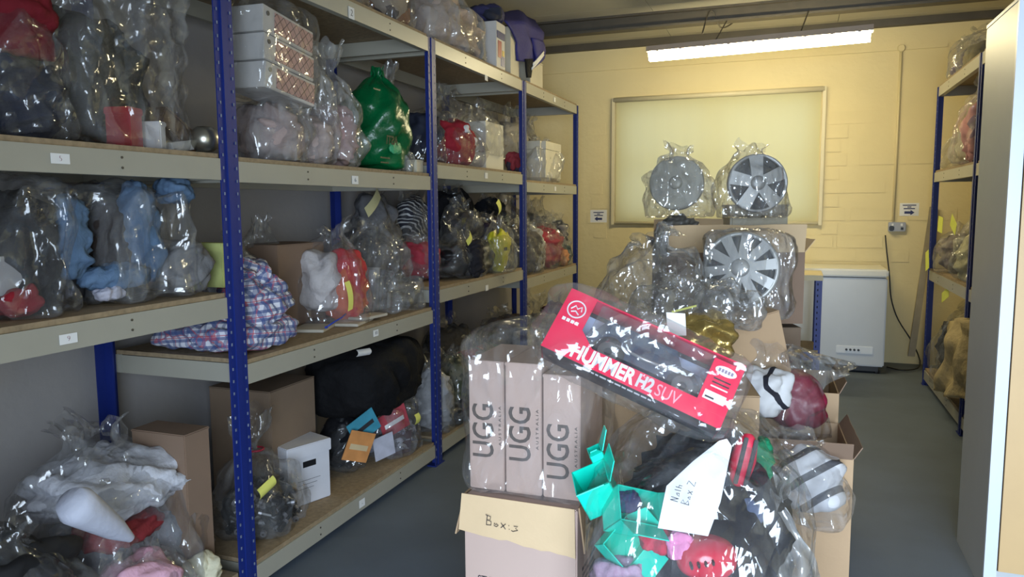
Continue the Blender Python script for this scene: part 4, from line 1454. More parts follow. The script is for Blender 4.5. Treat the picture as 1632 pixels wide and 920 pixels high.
# ================================================================== freezer, bench, cabinet
WENAM = mat('white_enamel', (.50, .52, .54), .35, var=.03)
fz = thing('chest_freezer', 'white chest freezer standing against the back wall', 'freezer', (0.27, 8.07, 0))
link('cabinet', bevel_box(1.19, .60, .84, .012), WENAM, fz, (0, 0, .07))
MB().box(-.55, .55, -.27, .27, .02, .07).obj('plinth', BLK, fz)
link('lid', bevel_box(1.20, .63, .075, .015), mat('white_lid', (.66, .64, .56), .4, var=.03), fz, (0, -.0, .918))
link('control_panel', bevel_box(.32, .012, .075, .005, True), mat('panel_grey', (.66, .68, .70), .4), fz, (.335, -.303, .225))
for k in range(4):
    link('control_knob', MB().tube([(0, 0, 0), (0, -.012, 0)], .011, 12).mesh('control_knob'), BLK, fz, (.265 + k * .035, -.308, .225))
for sx in (-.5, .54):
    link('foot', MB().tube([(0, 0, 0), (0, 0, .03)], .025, 12).mesh('foot'), BLK, fz, (sx, -.24, 0))

bn = thing('work_bench', 'low bench with blue slotted legs and pale top in front of the freezer', 'bench', (-.12, 7.05, 0))
BW, BD, BH = .78, .50, .965
MB().box(-BW / 2, BW / 2, -BD / 2, BD / 2, BH, BH + .045).obj('bench_top', mat('pale_board', (.52, .44, .27), .6), bn)
for sx in (-1, 1):
    for sy in (-1, 1):
        x_, y_ = sx * (BW / 2 - .03), sy * (BD / 2 - .03)
        lg = MB().box(x_ - .025, x_ + .025, y_ - .002, y_ + .002, 0, BH).box(x_ + sx * .025 - .002, x_ + sx * .025 + .002, min(y_, y_ - sy * .045), max(y_, y_ - sy * .045), 0, BH).obj('leg', BLUE, bn)
        if sy < 0:
            sl = MB()
            for k in range(19):
                sl.box(x_ - .012, x_ - .004, y_ - .0035, y_ - .0022, .05 + k * .0485, .068 + k * .0485)
            o = sl.obj('punched_slots', SLOTD, lg)
            o['kind'] = 'stuff'
MB().box(-BW / 2 + .02, BW / 2 - .02, -BD / 2 + .02, BD / 2 - .02, .35, .37).obj('lower_shelf', OSB, bn)
for sy in (-1, 1):
    MB().box(-BW / 2 + .03, BW / 2 - .03, sy * (BD / 2 - .03) - .015, sy * (BD / 2 - .03) + .015, .28, .35).obj('rail', BLUE, bn)

# tall cupboard
GCAB = mat('cool_grey_steel', (.42, .44, .46), .45, var=.04)
BEECH = mat('beech_board', (.52, .35, .17), .45, var=.12, scale=4)
cb = thing('tall_cupboard', 'tall grey steel cupboard with beech doors at the right edge', 'cupboard', (.79, 3.47, 0))
cw, cdp, ch = .92, .50, 2.385
MB().box(0, .018, 0, cdp, 0.0, ch - .02).obj('side_panel', GCAB, cb)
MB().box(cw - .018, cw, 0, cdp, 0.0, ch - .02).obj('side_panel', GCAB, cb)
MB().box(.018, cw - .018, cdp - .015, cdp, 0.0, ch - .02).obj('back_panel', GCAB, cb)
link('top_panel', bevel_box(cw + .004, cdp + .004, .02, .003), GCAB, cb, (cw / 2, cdp / 2, ch - .02))
MB().box(-.0, .045, -.018, .0, 0.0, ch - .0).obj('front_stile', mat('daylit_steel_stile', (.56, .61, .70), .4, var=.03), cb)  # daylight on the frame front is put into this paler, bluer grey
MB().box(cw - .045, cw, -.018, .0, 0.0, ch - .0).obj('front_stile', mat('daylit_steel_stile', (.56, .61, .70), .4, var=.03), cb)
MB().box(.045, cw - .045, -.01, .0, 0.0, .10).obj('plinth', GCAB, cb)
MB().box(.045, cw - .045, -.01, .0, ch - .06, ch).obj('head_rail', GCAB, cb)
for k in range(2):
    dw = (cw - .09) / 2
    d = MB().box(.049 + k * dw, .042 + (k + 1) * dw, -.026, -.008, .105, ch - .065).obj('door', BEECH, cb)
    hx = .045 + dw + (-.05 if k == 0 else .05)
    MB().tube([(hx, -.03, 1.0), (hx, -.055, 1.01), (hx, -.055, 1.14), (hx, -.03, 1.15)], .006, 8).obj('handle', SOCK, d, smooth=True)

# ================================================================== right rack goods


def rslot(px, py, X):
    return at(px, py, 0, X)


GR = 'bags on the right rack'
zA, zB, zC_, zD = (RLEV[q][0] + .019 for q in 'ABCD')
for px, py, m_, lc_, lb_ in ((1541, 60, cloth((.30, .26, .16)), 'cream and yellow clothing on top of the right rack', 'clear bag on top of the right rack beside the cupboard'), (1524, 92, cloth((.16, .13, .18)), 'dim mauve clothing on the top end of the right rack', 'dim clear bag on the top far end of the right rack')):
    p = at(px, py, 0, XRK + .08)
    yv = min(p.y, 7.2)
    place_lump('bagged_clothing', lc_, 'clothing', (XRK + .20, yv, zA), (.28, .34, .20), m_)
    place_bag(lb_, (XRK + .20, yv, zA), (.36, .46, .34), 'loose', FILM, group=GR, amp=.12)
p = at(1543, 215, 0, XRK + .05)
place_lump('pink_clothing_b', 'pink clothing in the bag on the right rack', 'clothing', (XRK + .20, p.y, zB), (.34, .42, .46), patch_mat('pinkpurple', [(.50, .24, .24), (.48, .22, .23), (.16, .09, .17), (.52, .28, .27)], 4), layers=2)
place_bag('clear bag of pink clothing bulging out of the right rack', (XRK + .18, p.y, zB), (.46, .54, .60), 'loose', FILM, group=GR)
p = at(1510, 245, 0, XRK + .10)
place_lump('cream_clothing_b', 'cream clothing beyond the pink clothing bag', 'clothing', (XRK + .22, 6.95, zB), (.30, .36, .26), cloth((.46, .40, .24)))
place_bag('clear bag of cream clothing at the far end of the right rack', (XRK + .20, 6.95, zB), (.40, .50, .38), 'twist', FILM, group=GR)
for px, y_, h_, m_, lc_, lb_ in ((0, 7.05, .40, cloth((.22, .18, .16)), 'grey-brown clothing on the third shelf of the right rack', 'clear bag with yellow slips at the far end of the right rack'), (0, 6.30, .42, cloth((.50, .47, .30)), 'pale yellow clothing overhanging the right rack', 'bag of pale yellow clothing overhanging the right rack'), (0, 6.70, .62, cloth((.12, .11, .10)), 'dim grey clothing at the back of the right rack', 'tall dim bag at the back of the right rack')):
    xo = .32 if 'dim' in lc_ else .16
    place_lump('bagged_clothing', lc_, 'clothing', (XRK + xo, y_, zC_), (.30, .36, h_ * .75), m_, layers=2)
    place_bag(lb_, (XRK + xo, y_, zC_), (.38, .46, h_), 'loose', FILM, group=GR)


def rslip(label, px, py, X, w, h, tilt):
    p_ = at(px, py, 0, X)
    o_ = MB().prism([(0, -w / 2, -h / 2), (0, -w / 2, h / 2), (-.01, w / 2, h / 2), (-.012, w / 2, -h / 2)], .0015).obj('yellow_slip', mat('bright_yellow_paper', (.62, .66, .10), .7), None, p_, (tilt, 0, 0))
    return tag(o_, label, 'paper')


rslip('yellow slip high on the third shelf of the right rack', 1500, 358, XRK + .02, .14, .13, .1)
rslip('yellow slip beside the post on the right rack', 1521, 358, XRK + .02, .16, .10, .5)
rslip('long yellow slip hanging over the right rack edge', 1479, 415, XRK - .03, .09, .17, -.4)
rslip('yellow slip on the dark bag under the right rack shelf', 1508, 470, XRK + .02, .22, .08, -.35)
p = at(1505, 540, 0, XRK + .05)
place_lump('dark_grey_clothing', 'dark grey clothing in the bag on the bottom shelf of the right rack', 'clothing', (XRK + .22, 6.75, zD), (.40, .70, .52), cloth((.045, .045, .05)), layers=3)
place_bag('large dark bag on the bottom shelf of the right rack', (XRK + .20, 6.75, zD), (.50, .84, .66), 'loose', FILMC, group=GR)
cc = thing('beige_coat', 'beige cloth coat hanging from the right rack to near the floor', 'coat', (XRK - .06, 5.75, .2))
o0 = Vector(cc.location)
g = lambda a, c, d_=0.0: at(a, c, 0, XRK - .06 + d_) - o0
drape([[g(1512, 512, .05), g(1530, 506, .04), g(1548, 510, .02)], [g(1505, 545), g(1525, 545), g(1548, 545)], [g(1497, 590), g(1520, 600), g(1546, 605)], [g(1490, 622), g(1515, 632), g(1544, 640)]], .05, 'coat_body', cloth((.40, .32, .18)), cc, rip=.03)

# ================================================================== the central pile
# ---- carton marked Box 3 with the bagged shoe boxes on it
bx = thing('marked_carton', 'brown carton hand-marked Box 3 under the bagged shoe boxes', 'box', (-.79, 2.465, 0))
bw, bd, bh = .385, .53, .655
link('body', bevel_box(bw, bd, bh, .004), PINKKRAFT, bx)
rr = random.Random(5)
low = [(-bw / 2 - .012 + k * (bw + .012) / 14, -bd / 2 - .016, bh - .105 - .040 * k / 14 - rr.random() * .008) for k in range(15)]
top_ = [(bw / 2 - .006, -bd / 2 - .006, bh + .006), (-bw / 2 - .004, -bd / 2 - .006, bh + .010)]
fl = MB().prism(low + top_, .004).obj('front_flap', KRAFTL, bx)
strokes([[(0, 0), (.002, .034)], [(-.004, .034), (.014, .03), (.012, .019), (0, .017), (.016, .014), (.016, .002), (0, 0)],
         [(.034, .006), (.027, .011), (.027, .002), (.035, 0), (.041, .006), (.034, .011)],
         [(.05, .0), (.066, .016)], [(.05, .016), (.066, -.002)], [(.076, .013), (.078, .012)], [(.078, .001), (.08, 0)],
         [(.094, .014), (.108, .016), (.100, .008), (.108, .003), (.092, -.004), (.086, -.002)]],
        INK, bx, (-.105, -bd / 2 - .0215, bh - .080), (1, 0, -.06), (0, -.03, 1), r=.0011)
for sx in (-1, 1):
    MB().prism([(sx * (bw / 2 + .003), -bd / 2 + .02, bh), (sx * (bw / 2 + .003), bd / 2 - .02, bh), (sx * (bw / 2 + .028), bd / 2 - .04, bh - .12), (sx * (bw / 2 + .028), -bd / 2 - .005, bh - .135)], .005).obj('side_flap', KRAFT, bx)
text('STYLE NO', .034, INK, bx, (-.085, -bd / 2 - .0008, .375), (1, 0, 0), (0, 0, 1), sx=.8)
for k in range(4):
    MB().box(bw / 2, bw / 2 + .0008, -.20, -.06 + (k % 2) * .03, .36 + k * .022, .371 + k * .022).obj('printed_line', INK, bx)
MB().box(-bw / 2 + .03, -bw / 2 + .28, -bd / 2 - .001, -bd / 2, .335, .339).obj('printed_line', INK, bx)

US = .126
for k in range(3):
    zt = .43 if k < 2 else .40
    t = thing('shoe_box', ['kraft shoe box with large dark lettering, outermost on the shelf side', 'kraft shoe box with large dark lettering between two others', 'kraft shoe box with large dark lettering, slightly lower than the others'][k], 'box', (-.79 + (k - 1) * (US + .0025), 2.395 - .0, bh + .012), 0, 'bagged shoe boxes')
    link('body', bevel_box(US - .004, .30, zt - .004, .0025), PINKKRAFT, t)
    link('lid', bevel_box(US - .001, .303, .012, .002), PINKKRAFT, t, (0, 0, zt - .008))
    zc = .20 if k < 2 else .155
    LG = mat('dark_brown_print', (.085, .065, .055), .6)
    text('UGG', .105, LG, t, (-.008, -.1508, zc), (0, 0, 1), (-1, 0, 0), bold=.001, sx=.82)
    text('A U S T R A L I A', .012, LG, t, (.048, -.1508, zc + .02), (0, 0, 1), (-1, 0, 0), sx=1.5)
place_bag('thin clear bag stretched over three kraft shoe boxes', (-.78, 2.41, bh + .010), (.46, .42, .52), 'block', FILMC, amp=.035, n=7, group='bags on the central pile')

# ---- sack with green boxes
GP = 'bags on the central pile'
sc_ = Vector((-.20, 2.20, 0))
place_lump('dark_shoes_heap', 'black clothing heap filling the front sack', 'clothing', sc_ + Vector((-.01, .04, 0.006)), (.50, .42, .93), cloth((.010, .010, .014)), layers=3)
TEAL = mat('bright_teal_card', (.0, .62, .46), .45, var=.05)
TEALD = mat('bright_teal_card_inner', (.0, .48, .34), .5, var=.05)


def open_box(label, px, py, t_, size, rot, group):
    p_ = dp(px, py, t_)
    o_ = thing('green_box', label, 'box', p_, rot=rot, group=group)
    x, y, h = size[0] / 2, size[1] / 2, size[2]
    th = .003
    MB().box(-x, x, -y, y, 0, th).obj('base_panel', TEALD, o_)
    for q in ((-x, x, -y, -y + th), (-x, x, y - th, y), (-x, -x + th, -y, y), (x - th, x, -y, y)):
        MB().box(q[0], q[1], q[2], q[3], th, h).obj('side_panel', TEAL, o_)
    MB().prism([(-x, -y, h), (x, -y, h), (x - .01, -y - .05, h + .04), (-x + .01, -y - .05, h + .04)], .003).obj('flap', TEAL, o_)
    MB().prism([(x, -y, h), (x, y, h), (x + .035, y - .01, h + .05), (x + .035, -y + .01, h + .05)], .003).obj('flap', TEAL, o_)
    return o_


FR = _fw.copy()
open_box('bright teal open box with dark lace inside at the front of the sack', 992, 825, 2.12, (.13, .10, .09), (math.radians(48), math.radians(18), math.radians(38)), 'teal boxes')
p = dp(998, 815, 2.10)
place_lump('dark_lace', 'dark navy lace inside the front teal box', 'clothing', p + Vector((0, 0, .0)), (.08, .07, .06), cloth((.03, .03, .09)))
open_box('bright teal box standing behind the lace-filled one', 962, 800, 2.16, (.10, .10, .10), (math.radians(20), math.radians(-25), math.radians(15)), 'teal boxes')
open_box('bright teal box poking up behind the shoe-box bag', 962, 748, 2.20, (.04, .05, .07), (math.radians(10), math.radians(-25), math.radians(20)), 'teal boxes')
open_box('bright teal box lowest down against the marked carton', 985, 868, 2.10, (.11, .10, .05), (math.radians(60), math.radians(-30), math.radians(60)), 'teal boxes')


def facing(name, label, cat, outline, t_, m, th=.003, curve=.0, lean=0.0):
    """a flat sheet standing in the pile, given its outline and depth (depth grows upward by lean)"""
    P = [dp(a, c, t_ + lean * (outline[0][1] - c) / 100.0) for a, c in outline]
    mid = sum(P, Vector()) / len(P)
    o_ = MB().prism([q - mid for q in P], th).obj(name, m, None, mid)
    return tag(o_, label, cat), mid


pg_, mid = facing('paper_sheet', 'white paper sheet with a handwritten note on the front sack', 'paper', [(1048, 842), (1128, 855), (1148, 800), (1166, 712), (1158, 700), (1146, 703), (1105, 735), (1062, 775)], 1.96, mat('blue_white_paper', (.72, .74, .80), .6, var=.03), lean=.06)
hw_ = [[(0, 0), (0, .02)], [(0, .02), (.008, 0)], [(.008, 0), (.008, .02)], [(.018, .008), (.014, 0), (.022, .002), (.020, .010)], [(.028, .016), (.029, 0)], [(.036, .016), (.036, 0)], [(.036, .008), (.042, .008), (.042, 0)]]
hw2 = [[(0, -.03), (0, -.008), (.009, -.012), (0, -.019), (.010, -.025), (0, -.03)], [(.018, -.022), (.014, -.028), (.022, -.028), (.018, -.022)], [(.028, -.018), (.036, -.03)], [(.036, -.018), (.028, -.03)], [(.050, -.010), (.060, -.012), (.050, -.03), (.062, -.03)]]
ho = strokes(hw_ + hw2, INK, pg_, dp(1080, 800, 1.945) - mid, ray(1094, 770) - ray(1085, 800), ray(1060, 790) - ray(1085, 800), r=.0010)
# red and black shoe, red cap, small pieces inside
p = dp(1180, 730, 2.10)
sh_ = thing('red_shoe', 'red rubber shoe sole with black grooves beside the white sheet', 'shoe', p, rot=frame_rot(_rt * .25 + _up, _rt * -1 + _up * .25))
link('sole', lump_mesh(.15, .065, .05, nxt(), .02, n=2.2), mat('red_rubber', (.45, .02, .05), .4), sh_)
for k in (-1, 1):
    link('groove', bevel_box(.13, .012, .006, .002), BLK, sh_, (0, k * .014, .047))
p = dp(1125, 885, 2.0)
cp_ = thing('red_helmet', 'shiny red cap with black vents low in the front sack', 'cap', p - Vector((0, 0, .06)), .3)
link('shell', lump_mesh(.16, .13, .11, nxt(), .02, n=2.1), mat('red_gloss', (.50, .012, .04), .2), cp_)
for k in range(4):
    link('vent', bevel_box(.006, .03, .012, .002), BLK, cp_, (-.05 + k * .018, -.064, .055 + k * .004))
p = dp(1085, 870, 2.0)
place_lump('pink_cloth', 'bright pink cloth beside the shiny red cap', 'clothing', p - Vector((0, 0, .04)), (.07, .06, .08), cloth((.65, .22, .42)))
p = dp(1050, 860, 2.06)
place_lump('red_cloth', 'crimson cloth between the teal boxes and the sheet', 'clothing', p - Vector((0, 0, .03)), (.10, .08, .06), cloth((.42, .02, .05)))
p = dp(1215, 735, 2.2)
place_lump('green_bottle_cloth', 'dark green cloth beside the red shoe sole', 'clothing', p - Vector((0, 0, .08)), (.06, .06, .15), cloth((.01, .17, .08)))
p = dp(1190, 835, 2.12)
place_lump('blue_grey_cloth', 'slate blue cloth on the cupboard side of the front sack', 'clothing', p - Vector((0, 0, .10)), (.08, .08, .18), cloth((.07, .09, .15)))
p = dp(990, 925, 2.06)
place_lump('lilac_cloth', 'lilac pink cloth at the foot of the front sack', 'clothing', p - Vector((0, 0, .14)), (.18, .12, .20), cloth((.40, .27, .38)))
place_bag('large clear sack of teal boxes and shoes in front of the pile', (-.205, 2.10, 0), (.60, .62, 1.0), [(0.05, 0), (.6, 0), (.92, .02), (1, .2), (1.02, .5), (1.0, .72), (.9, .86), (.62, .95), (.3, 1.0), (.08, 1.01)], FILMC, amp=.055, group=GP, n=2.8)

# ---- toy car box on top
A = dp(862, 551, 2.13)
Bq = dp(1138, 681, 2.00)
Dq = dp(914, 461, 2.20)
ux = (Bq - A)
LH = ux.length
vy = (Dq - A)
vy = vy - ux.normalized() * vy.dot(ux.normalized())
VH = vy.length
HB_ = thing('toy_car_box', 'red window box holding a toy off-road car on top of the pile', 'box', A, rot=frame_rot(ux, vy))
LH *= 1.03
HD = .10
REDC = mat('toy_box_red', (.72, .015, .07), .3, var=.04)
BOXB = mat('toy_box_black', (.012, .012, .018), .35)
ln = lambda a, b_, c, d_, n_, m_, z0=.0, z1=.003: MB().box(a, b_, c, d_, z0, z1).obj(n_, m_, HB_)
ln(0, LH, 0, VH, 'back_panel', BOXB, -HD, -HD + .003)
ln(.02, LH - .02, .02, VH - .02, 'inner_card', mat('pale_blue_card', (.42, .55, .75), .5, var=.3, scale=12), -HD + .004, -HD + .008)
ln(0, LH, 0, .004, 'lower_side', BOXB, -HD, 0)
ln(0, LH, VH - .004, VH, 'upper_side', REDC, -HD, 0)
ln(0, .004, 0, VH, 'end_panel', REDC, -HD, 0)
ln(LH - .004, LH, 0, VH, 'end_panel', REDC, -HD, 0)
# red face with window opening (left panel with angled inner corner, lower band, right label panel)
wl_, wb_ = VH * .42, VH * .27
MB().prism([(0, 0, 0), (LH, 0, 0), (LH, wb_, 0), (wl_ + .05, wb_, 0), (wl_, wb_ + .04, 0), (wl_, VH, 0), (0, VH, 0)], .003).obj('face_panel', REDC, HB_)
MB().prism([(LH - .085, wb_ - .02, 0), (LH, wb_ - .02, 0), (LH, VH * .92, 0), (LH - .085, VH * .92, 0)], .004).obj('label_panel', REDC, HB_)
WT = mat('white_print', (.75, .75, .78), .4, var=.02)
text('HUMMER', VH * .30, WT, HB_, (LH * .335, VH * .135, .0036), (1, 0, 0), (0, 1, 0), bold=.0022, fit=LH * .36)
text('H2', VH * .26, mat('silver_print', (.62, .58, .6), .3), HB_, (LH * .575, VH * .135, .0036), (1, 0, 0), (0, 1, 0), bold=.0022, fit=LH * .09)
text('SUV', VH * .25, mat('pink_print', (.75, .35, .42), .4), HB_, (LH * .70, VH * .125, .0036), (1, 0, 0), (0, 1, 0), fit=LH * .13)
rp_ = random.Random(2)
xx_ = LH * .20
while xx_ < LH * .62:
    w_ = rp_.uniform(.008, .022)
    MB().box(xx_, xx_ + w_, -.0008, 0, -.030, -.020).obj('small_print', WT, HB_)
    xx_ += w_ + .004
# round emblem
em = MB().tube([(.026 * math.cos(a), .026 * math.sin(a), 0) for a in np.linspace(0, 6.283, 25)[:-1]], .0022, 6, closed=True).obj('emblem_ring', WT, HB_, (wl_ * .5, VH * .72, .0045))
strokes([[(-.016, -.004), (-.006, .010), (.002, .002), (.012, .012), (.016, -.002)], [(-.012, -.012), (0, -.006), (.012, -.014)]], WT, HB_, (wl_ * .5, VH * .72, .0045), (1, 0, 0), (0, 1, 0), r=.0022, name='emblem_mark')
for k in range(4):
    MB().box(wl_ * .5 - .026 + k * .0135, wl_ * .5 - .016 + k * .0135, VH * .52 - .005, VH * .52 + .005, .003, .0038).obj('small_print', WT, HB_)
# label panel print
lp_ = (LH - .043, VH * .78)
MB().prism([(lp_[0] + .030 * math.cos(a), lp_[1] + .014 * math.sin(a), .0045) for a in np.linspace(0, 6.283, 21)[:-1]], .001).obj('logo_oval', WT, HB_)
for k in range(5):
    MB().box(lp_[0] - .021 + k * .0088, lp_[0] - .015 + k * .0088, lp_[1] - .005, lp_[1] + .005, .0055, .0060).obj('logo_letter', mat('grey_violet_print', (.25, .2, .3), .5), HB_)
for k in range(3):
    MB().box(lp_[0] - .024, lp_[0] + .024, lp_[1] - .030 - k * .012, lp_[1] - .026 - k * .012, .004, .0047).obj('small_print', [INK, INK, WT][k], HB_)
MB().box(LH - .075, LH - .015, wb_ + .008, wb_ + .034, .004, .0048).obj('bar_code_label', WT, HB_)
MB().box(LH - .07, LH - .045, wb_ + .013, wb_ + .018, .0048, .0052).obj('small_print', INK, HB_)
MB().box(wl_ + .02, LH - .08, wb_ + .01, VH - .01, -.0, .0008).obj('window_film', FILMC, HB_)
# the toy inside
car = thing('toy_car', 'dark blue toy off-road car seen through its box window', 'toy car', A + frame_rot(ux, vy).to_matrix() @ Vector((LH * .5 + .02, VH * .50 + .01, -.09)), rot=frame_rot(ux, vy))
CARB = mat('toy_car_blue', (.045, .065, .12), .25, var=.3)
cl, cwid = LH * .70, VH * .62
prof_ = [(-cl / 2, -cwid * .28), (cl / 2, -cwid * .28), (cl / 2, cwid * .10), (cl * .24, cwid * .14), (cl * .16, cwid * .46), (-cl * .40, cwid * .46), (-cl * .46, cwid * .12), (-cl / 2, cwid * .10)]
MB().prism([(a, b_, 0) for a, b_ in prof_], .065).obj('car_body', CARB, car)
for k, (x0, x1) in enumerate(((-.36, -.20), (-.17, -.02), (.01, .13))):
    MB().box(cl * x0, cl * x1, cwid * .16, cwid * .40, .0655, .068).obj('car_window', mat('toy_window', (.10, .13, .18), .1), car)
for k, x0 in enumerate((-.30, .30)):
    wo = MB().lathe([(0, .0), (.028, .0), (.045, .006), (.048, .02), (.048, .045), (.040, .05), (0, .05)], 22).obj('wheel', BLK, car, (cl * x0, -cwid * .30, .025), smooth=True)
    MB().lathe([(.012, .0505), (.03, .0505), (.03, .054), (.012, .054)], 18).obj('wheel_hub', mat('chrome', (.6, .6, .62), .2, 1.0), wo)
for k in range(4):
    link('roof_lamp', bevel_box(.018, .012, .012, .003), mat('lamp_silver', (.55, .57, .6), .2, .6), car, (-cl * .28 + k * cl * .12, cwid * .48, .03))
MB().tube([(-cl * .30, -cwid * .05, .07), (-cl * .05, -cwid * .10, .075), (cl * .2, -cwid * .05, .07)], .005, 6).obj('bumper_bar', mat('lamp_silver', (.55, .57, .6), .2, .6), car, smooth=True)
place_bag('clear bag wrapped round the red toy car box', HB_.location + frame_rot(ux, vy).to_matrix() @ Vector((LH * .5, VH * .52, -HD - .02)), (LH * 1.14, VH * 1.30, HD + .055), 'block', FILMT, amp=.035, group=GP, rot=frame_rot(ux, vy), n=5)

# ---- bags to the right of the sack
p = dp(1258, 850, 2.12)
place_lump('white_wrap', 'greyish white wrapped clothing in the milky front bag', 'clothing', (p.x + .0, p.y + .05, .006), (.26, .22, .50), cloth((.26, .27, .29)), layers=2)
place_bag('milky clear bag at the front, next to the aisle floor', (p.x, p.y + .03, 0), (.36, .30, .80), 'loose', film('white_polythene', haze=0.24, gl=0.09), amp=.12, group=GP, lean=(-.10, .05))
p = dp(1200, 775, 2.55)
place_lump('plastic_tub', 'bright green plastic tub between the sack and the milky bag', 'tub', p - Vector((0, 0, .0)), (.16, .10, .05), mat('green_tub', (.02, .30, .15), .4), rot=(.4, .3, .2))
p = dp(1288, 755, 3.0)
place_lump('white_trainer', 'white and black trainer in the bag on the open carton', 'shoe', (p.x, p.y, p.z - .14), (.24, .24, .24), stripes_mat('trainer', (.52, .52, .55), [(2, .085, .026, .02, (.06, .06, .07), 1)], .6, rot=(.5, .6, .2)))
place_bag('clear bag with a white and black trainer on the open carton', (p.x - .05, p.y, p.z - .17), (.40, .34, .34), 'loose', FILM, amp=.10, group=GP)
p = dp(1222, 618, 3.35)
place_lump('white_black_scarf', 'white cloth with a black stripe beside the crimson ball', 'clothing', (p.x, p.y, p.z - .12), (.20, .16, .20), stripes_mat('white_black', (.60, .60, .62), [(0, .12, .022, 0.03, (.02, .02, .03), 1)], .8, rot=(.3, .4, .5)))
p = dp(1272, 630, 3.5)
place_lump('crimson_ball', 'crimson rounded bundle in the bag above the aisle', 'bundle', (p.x, p.y, p.z - .15), (.22, .22, .25), mat('crimson_nylon', (.24, .012, .045), .4, bump=.1), n=2.2)
place_bag('clear bag with crimson bundle and white cloth beside the aisle', (p.x - .09, p.y - .03, p.z - .18), (.46, .34, .40), 'loose', FILM, amp=.08, group=GP)
# flat bag tail sticking out over the aisle
tl = thing('bag_tail', 'empty clear bag end stretched out over the aisle', 'bag', dp(1290, 580, 3.55), 0, GP)
o0 = Vector(tl.location)
g = lambda a, c, d_=0.0: dp(a, c, 3.55 + d_) - o0
drape([[g(1208, 560, .1), g(1212, 580, 0), g(1225, 600, -.02)], [g(1250, 548, .12), g(1262, 575, .02), g(1290, 640, -.05)], [g(1300, 562, .1), g(1310, 588, .0), g(1318, 615, -.03)], [g(1362, 578, .06), g(1352, 592, .03), g(1338, 602, .0)]], .02, 'film', FILMK, tl, rip=.012)

# ---- cartons along the aisle
GCN = 'cartons under the central pile'
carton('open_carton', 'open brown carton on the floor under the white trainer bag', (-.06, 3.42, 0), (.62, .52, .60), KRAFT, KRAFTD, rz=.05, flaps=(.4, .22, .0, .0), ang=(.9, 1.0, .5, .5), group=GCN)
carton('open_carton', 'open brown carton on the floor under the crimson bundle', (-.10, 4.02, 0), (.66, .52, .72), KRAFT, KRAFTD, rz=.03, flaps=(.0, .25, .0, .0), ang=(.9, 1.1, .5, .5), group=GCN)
rzb = math.radians(18)
bc = (dp(1040, 400, 4.2) + dp(1250, 400, 4.2)) / 2
bc = Vector((bc.x + .01, bc.y + .26, 0))
card_box('large_carton', 'large brown carton at the back of the pile under the wheel trims', 'box', (bc.x, bc.y, 0), (.74, .54, .92), mat('mid_brown_card', (.20, .14, .095), .8), rz=rzb, group=GCN, lid=.01)
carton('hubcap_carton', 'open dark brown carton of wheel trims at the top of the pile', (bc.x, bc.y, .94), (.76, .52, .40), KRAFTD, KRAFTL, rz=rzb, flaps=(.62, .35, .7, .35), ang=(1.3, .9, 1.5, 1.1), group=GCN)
p = dp(1170, 545, 3.55)
card_box('tilted_carton', 'plain brown carton tilted beneath the front wheel trim bag', 'box', (p.x + .02, p.y + .06, p.z - .24), (.42, .30, .36), KRAFT, rz=rzb, rot=(0, math.radians(-14), rzb + .2), group=GCN, lid=.008)
p = dp(1115, 540, 3.2)
place_lump('gold_foil_bag', 'crumpled gold foil bag under the front wheel trim bag', 'bag', (p.x + .02, p.y, p.z - .10), (.26, .16, .20), mat('gold_foil', (.42, .30, .10), .25, .7, bump=.6, bscale=20), rz=rzb)
p = dp(1000, 640, 2.95)
card_box('middle_carton', 'brown carton behind the toy car box in the pile', 'box', (p.x + .10, p.y + .1, 0), (.70, .50, .92), KRAFT, rz=.2, group=GCN, lid=.008)
p = dp(960, 680, 2.75)
# ---- wheel trims
SILV = mat('silver_trim', (.36, .36, .35), .4, .3, var=.06)
SILD = mat('dark_trim_gap', (.05, .05, .05), .6)


def wheel_trim(label, c, rad, face, spokes, wid, group='wheel trims', roll=0.0, tw=.0, m=SILV):
    zax = Vector(face).normalized()
    xax = Vector((0, 0, 1)).cross(zax).normalized()
    t_ = thing('hubcap', label, 'wheel trim', c, rot=frame_rot(xax, zax.cross(xax)), group=group)
    MB().lathe([(rad * .90, -.012), (rad, -.03), (rad * 1.01, 0), (rad * .98, .014), (rad * .90, .012), (rad * .88, .002), (rad * .90, -.012)], 40).obj('rim', m, t_, smooth=True)
    MB().lathe([(0, -.022), (rad * .95, -.022), (rad * .95, -.018), (0, -.018)], 32).obj('back_disc', SILD, t_)
    MB().lathe([(rad * .26, 0), (rad * .25, .024), (rad * .18, .032), (rad * .08, .034), (0, .034)], 24).obj('centre_cap', m, t_, smooth=True)
    for k in range(spokes):
        a = 2 * math.pi * k / spokes + roll
        w0, w1 = wid * .75, wid
        sp_ = MB().prism([(rad * .18, -w0, .006), (rad * .92, -w1, .0), (rad * .92, w1, .0), (rad * .18, w0, .006)], .016)
        sp_.obj('spoke', m, t_, None, (0, 0, a))
    return t_


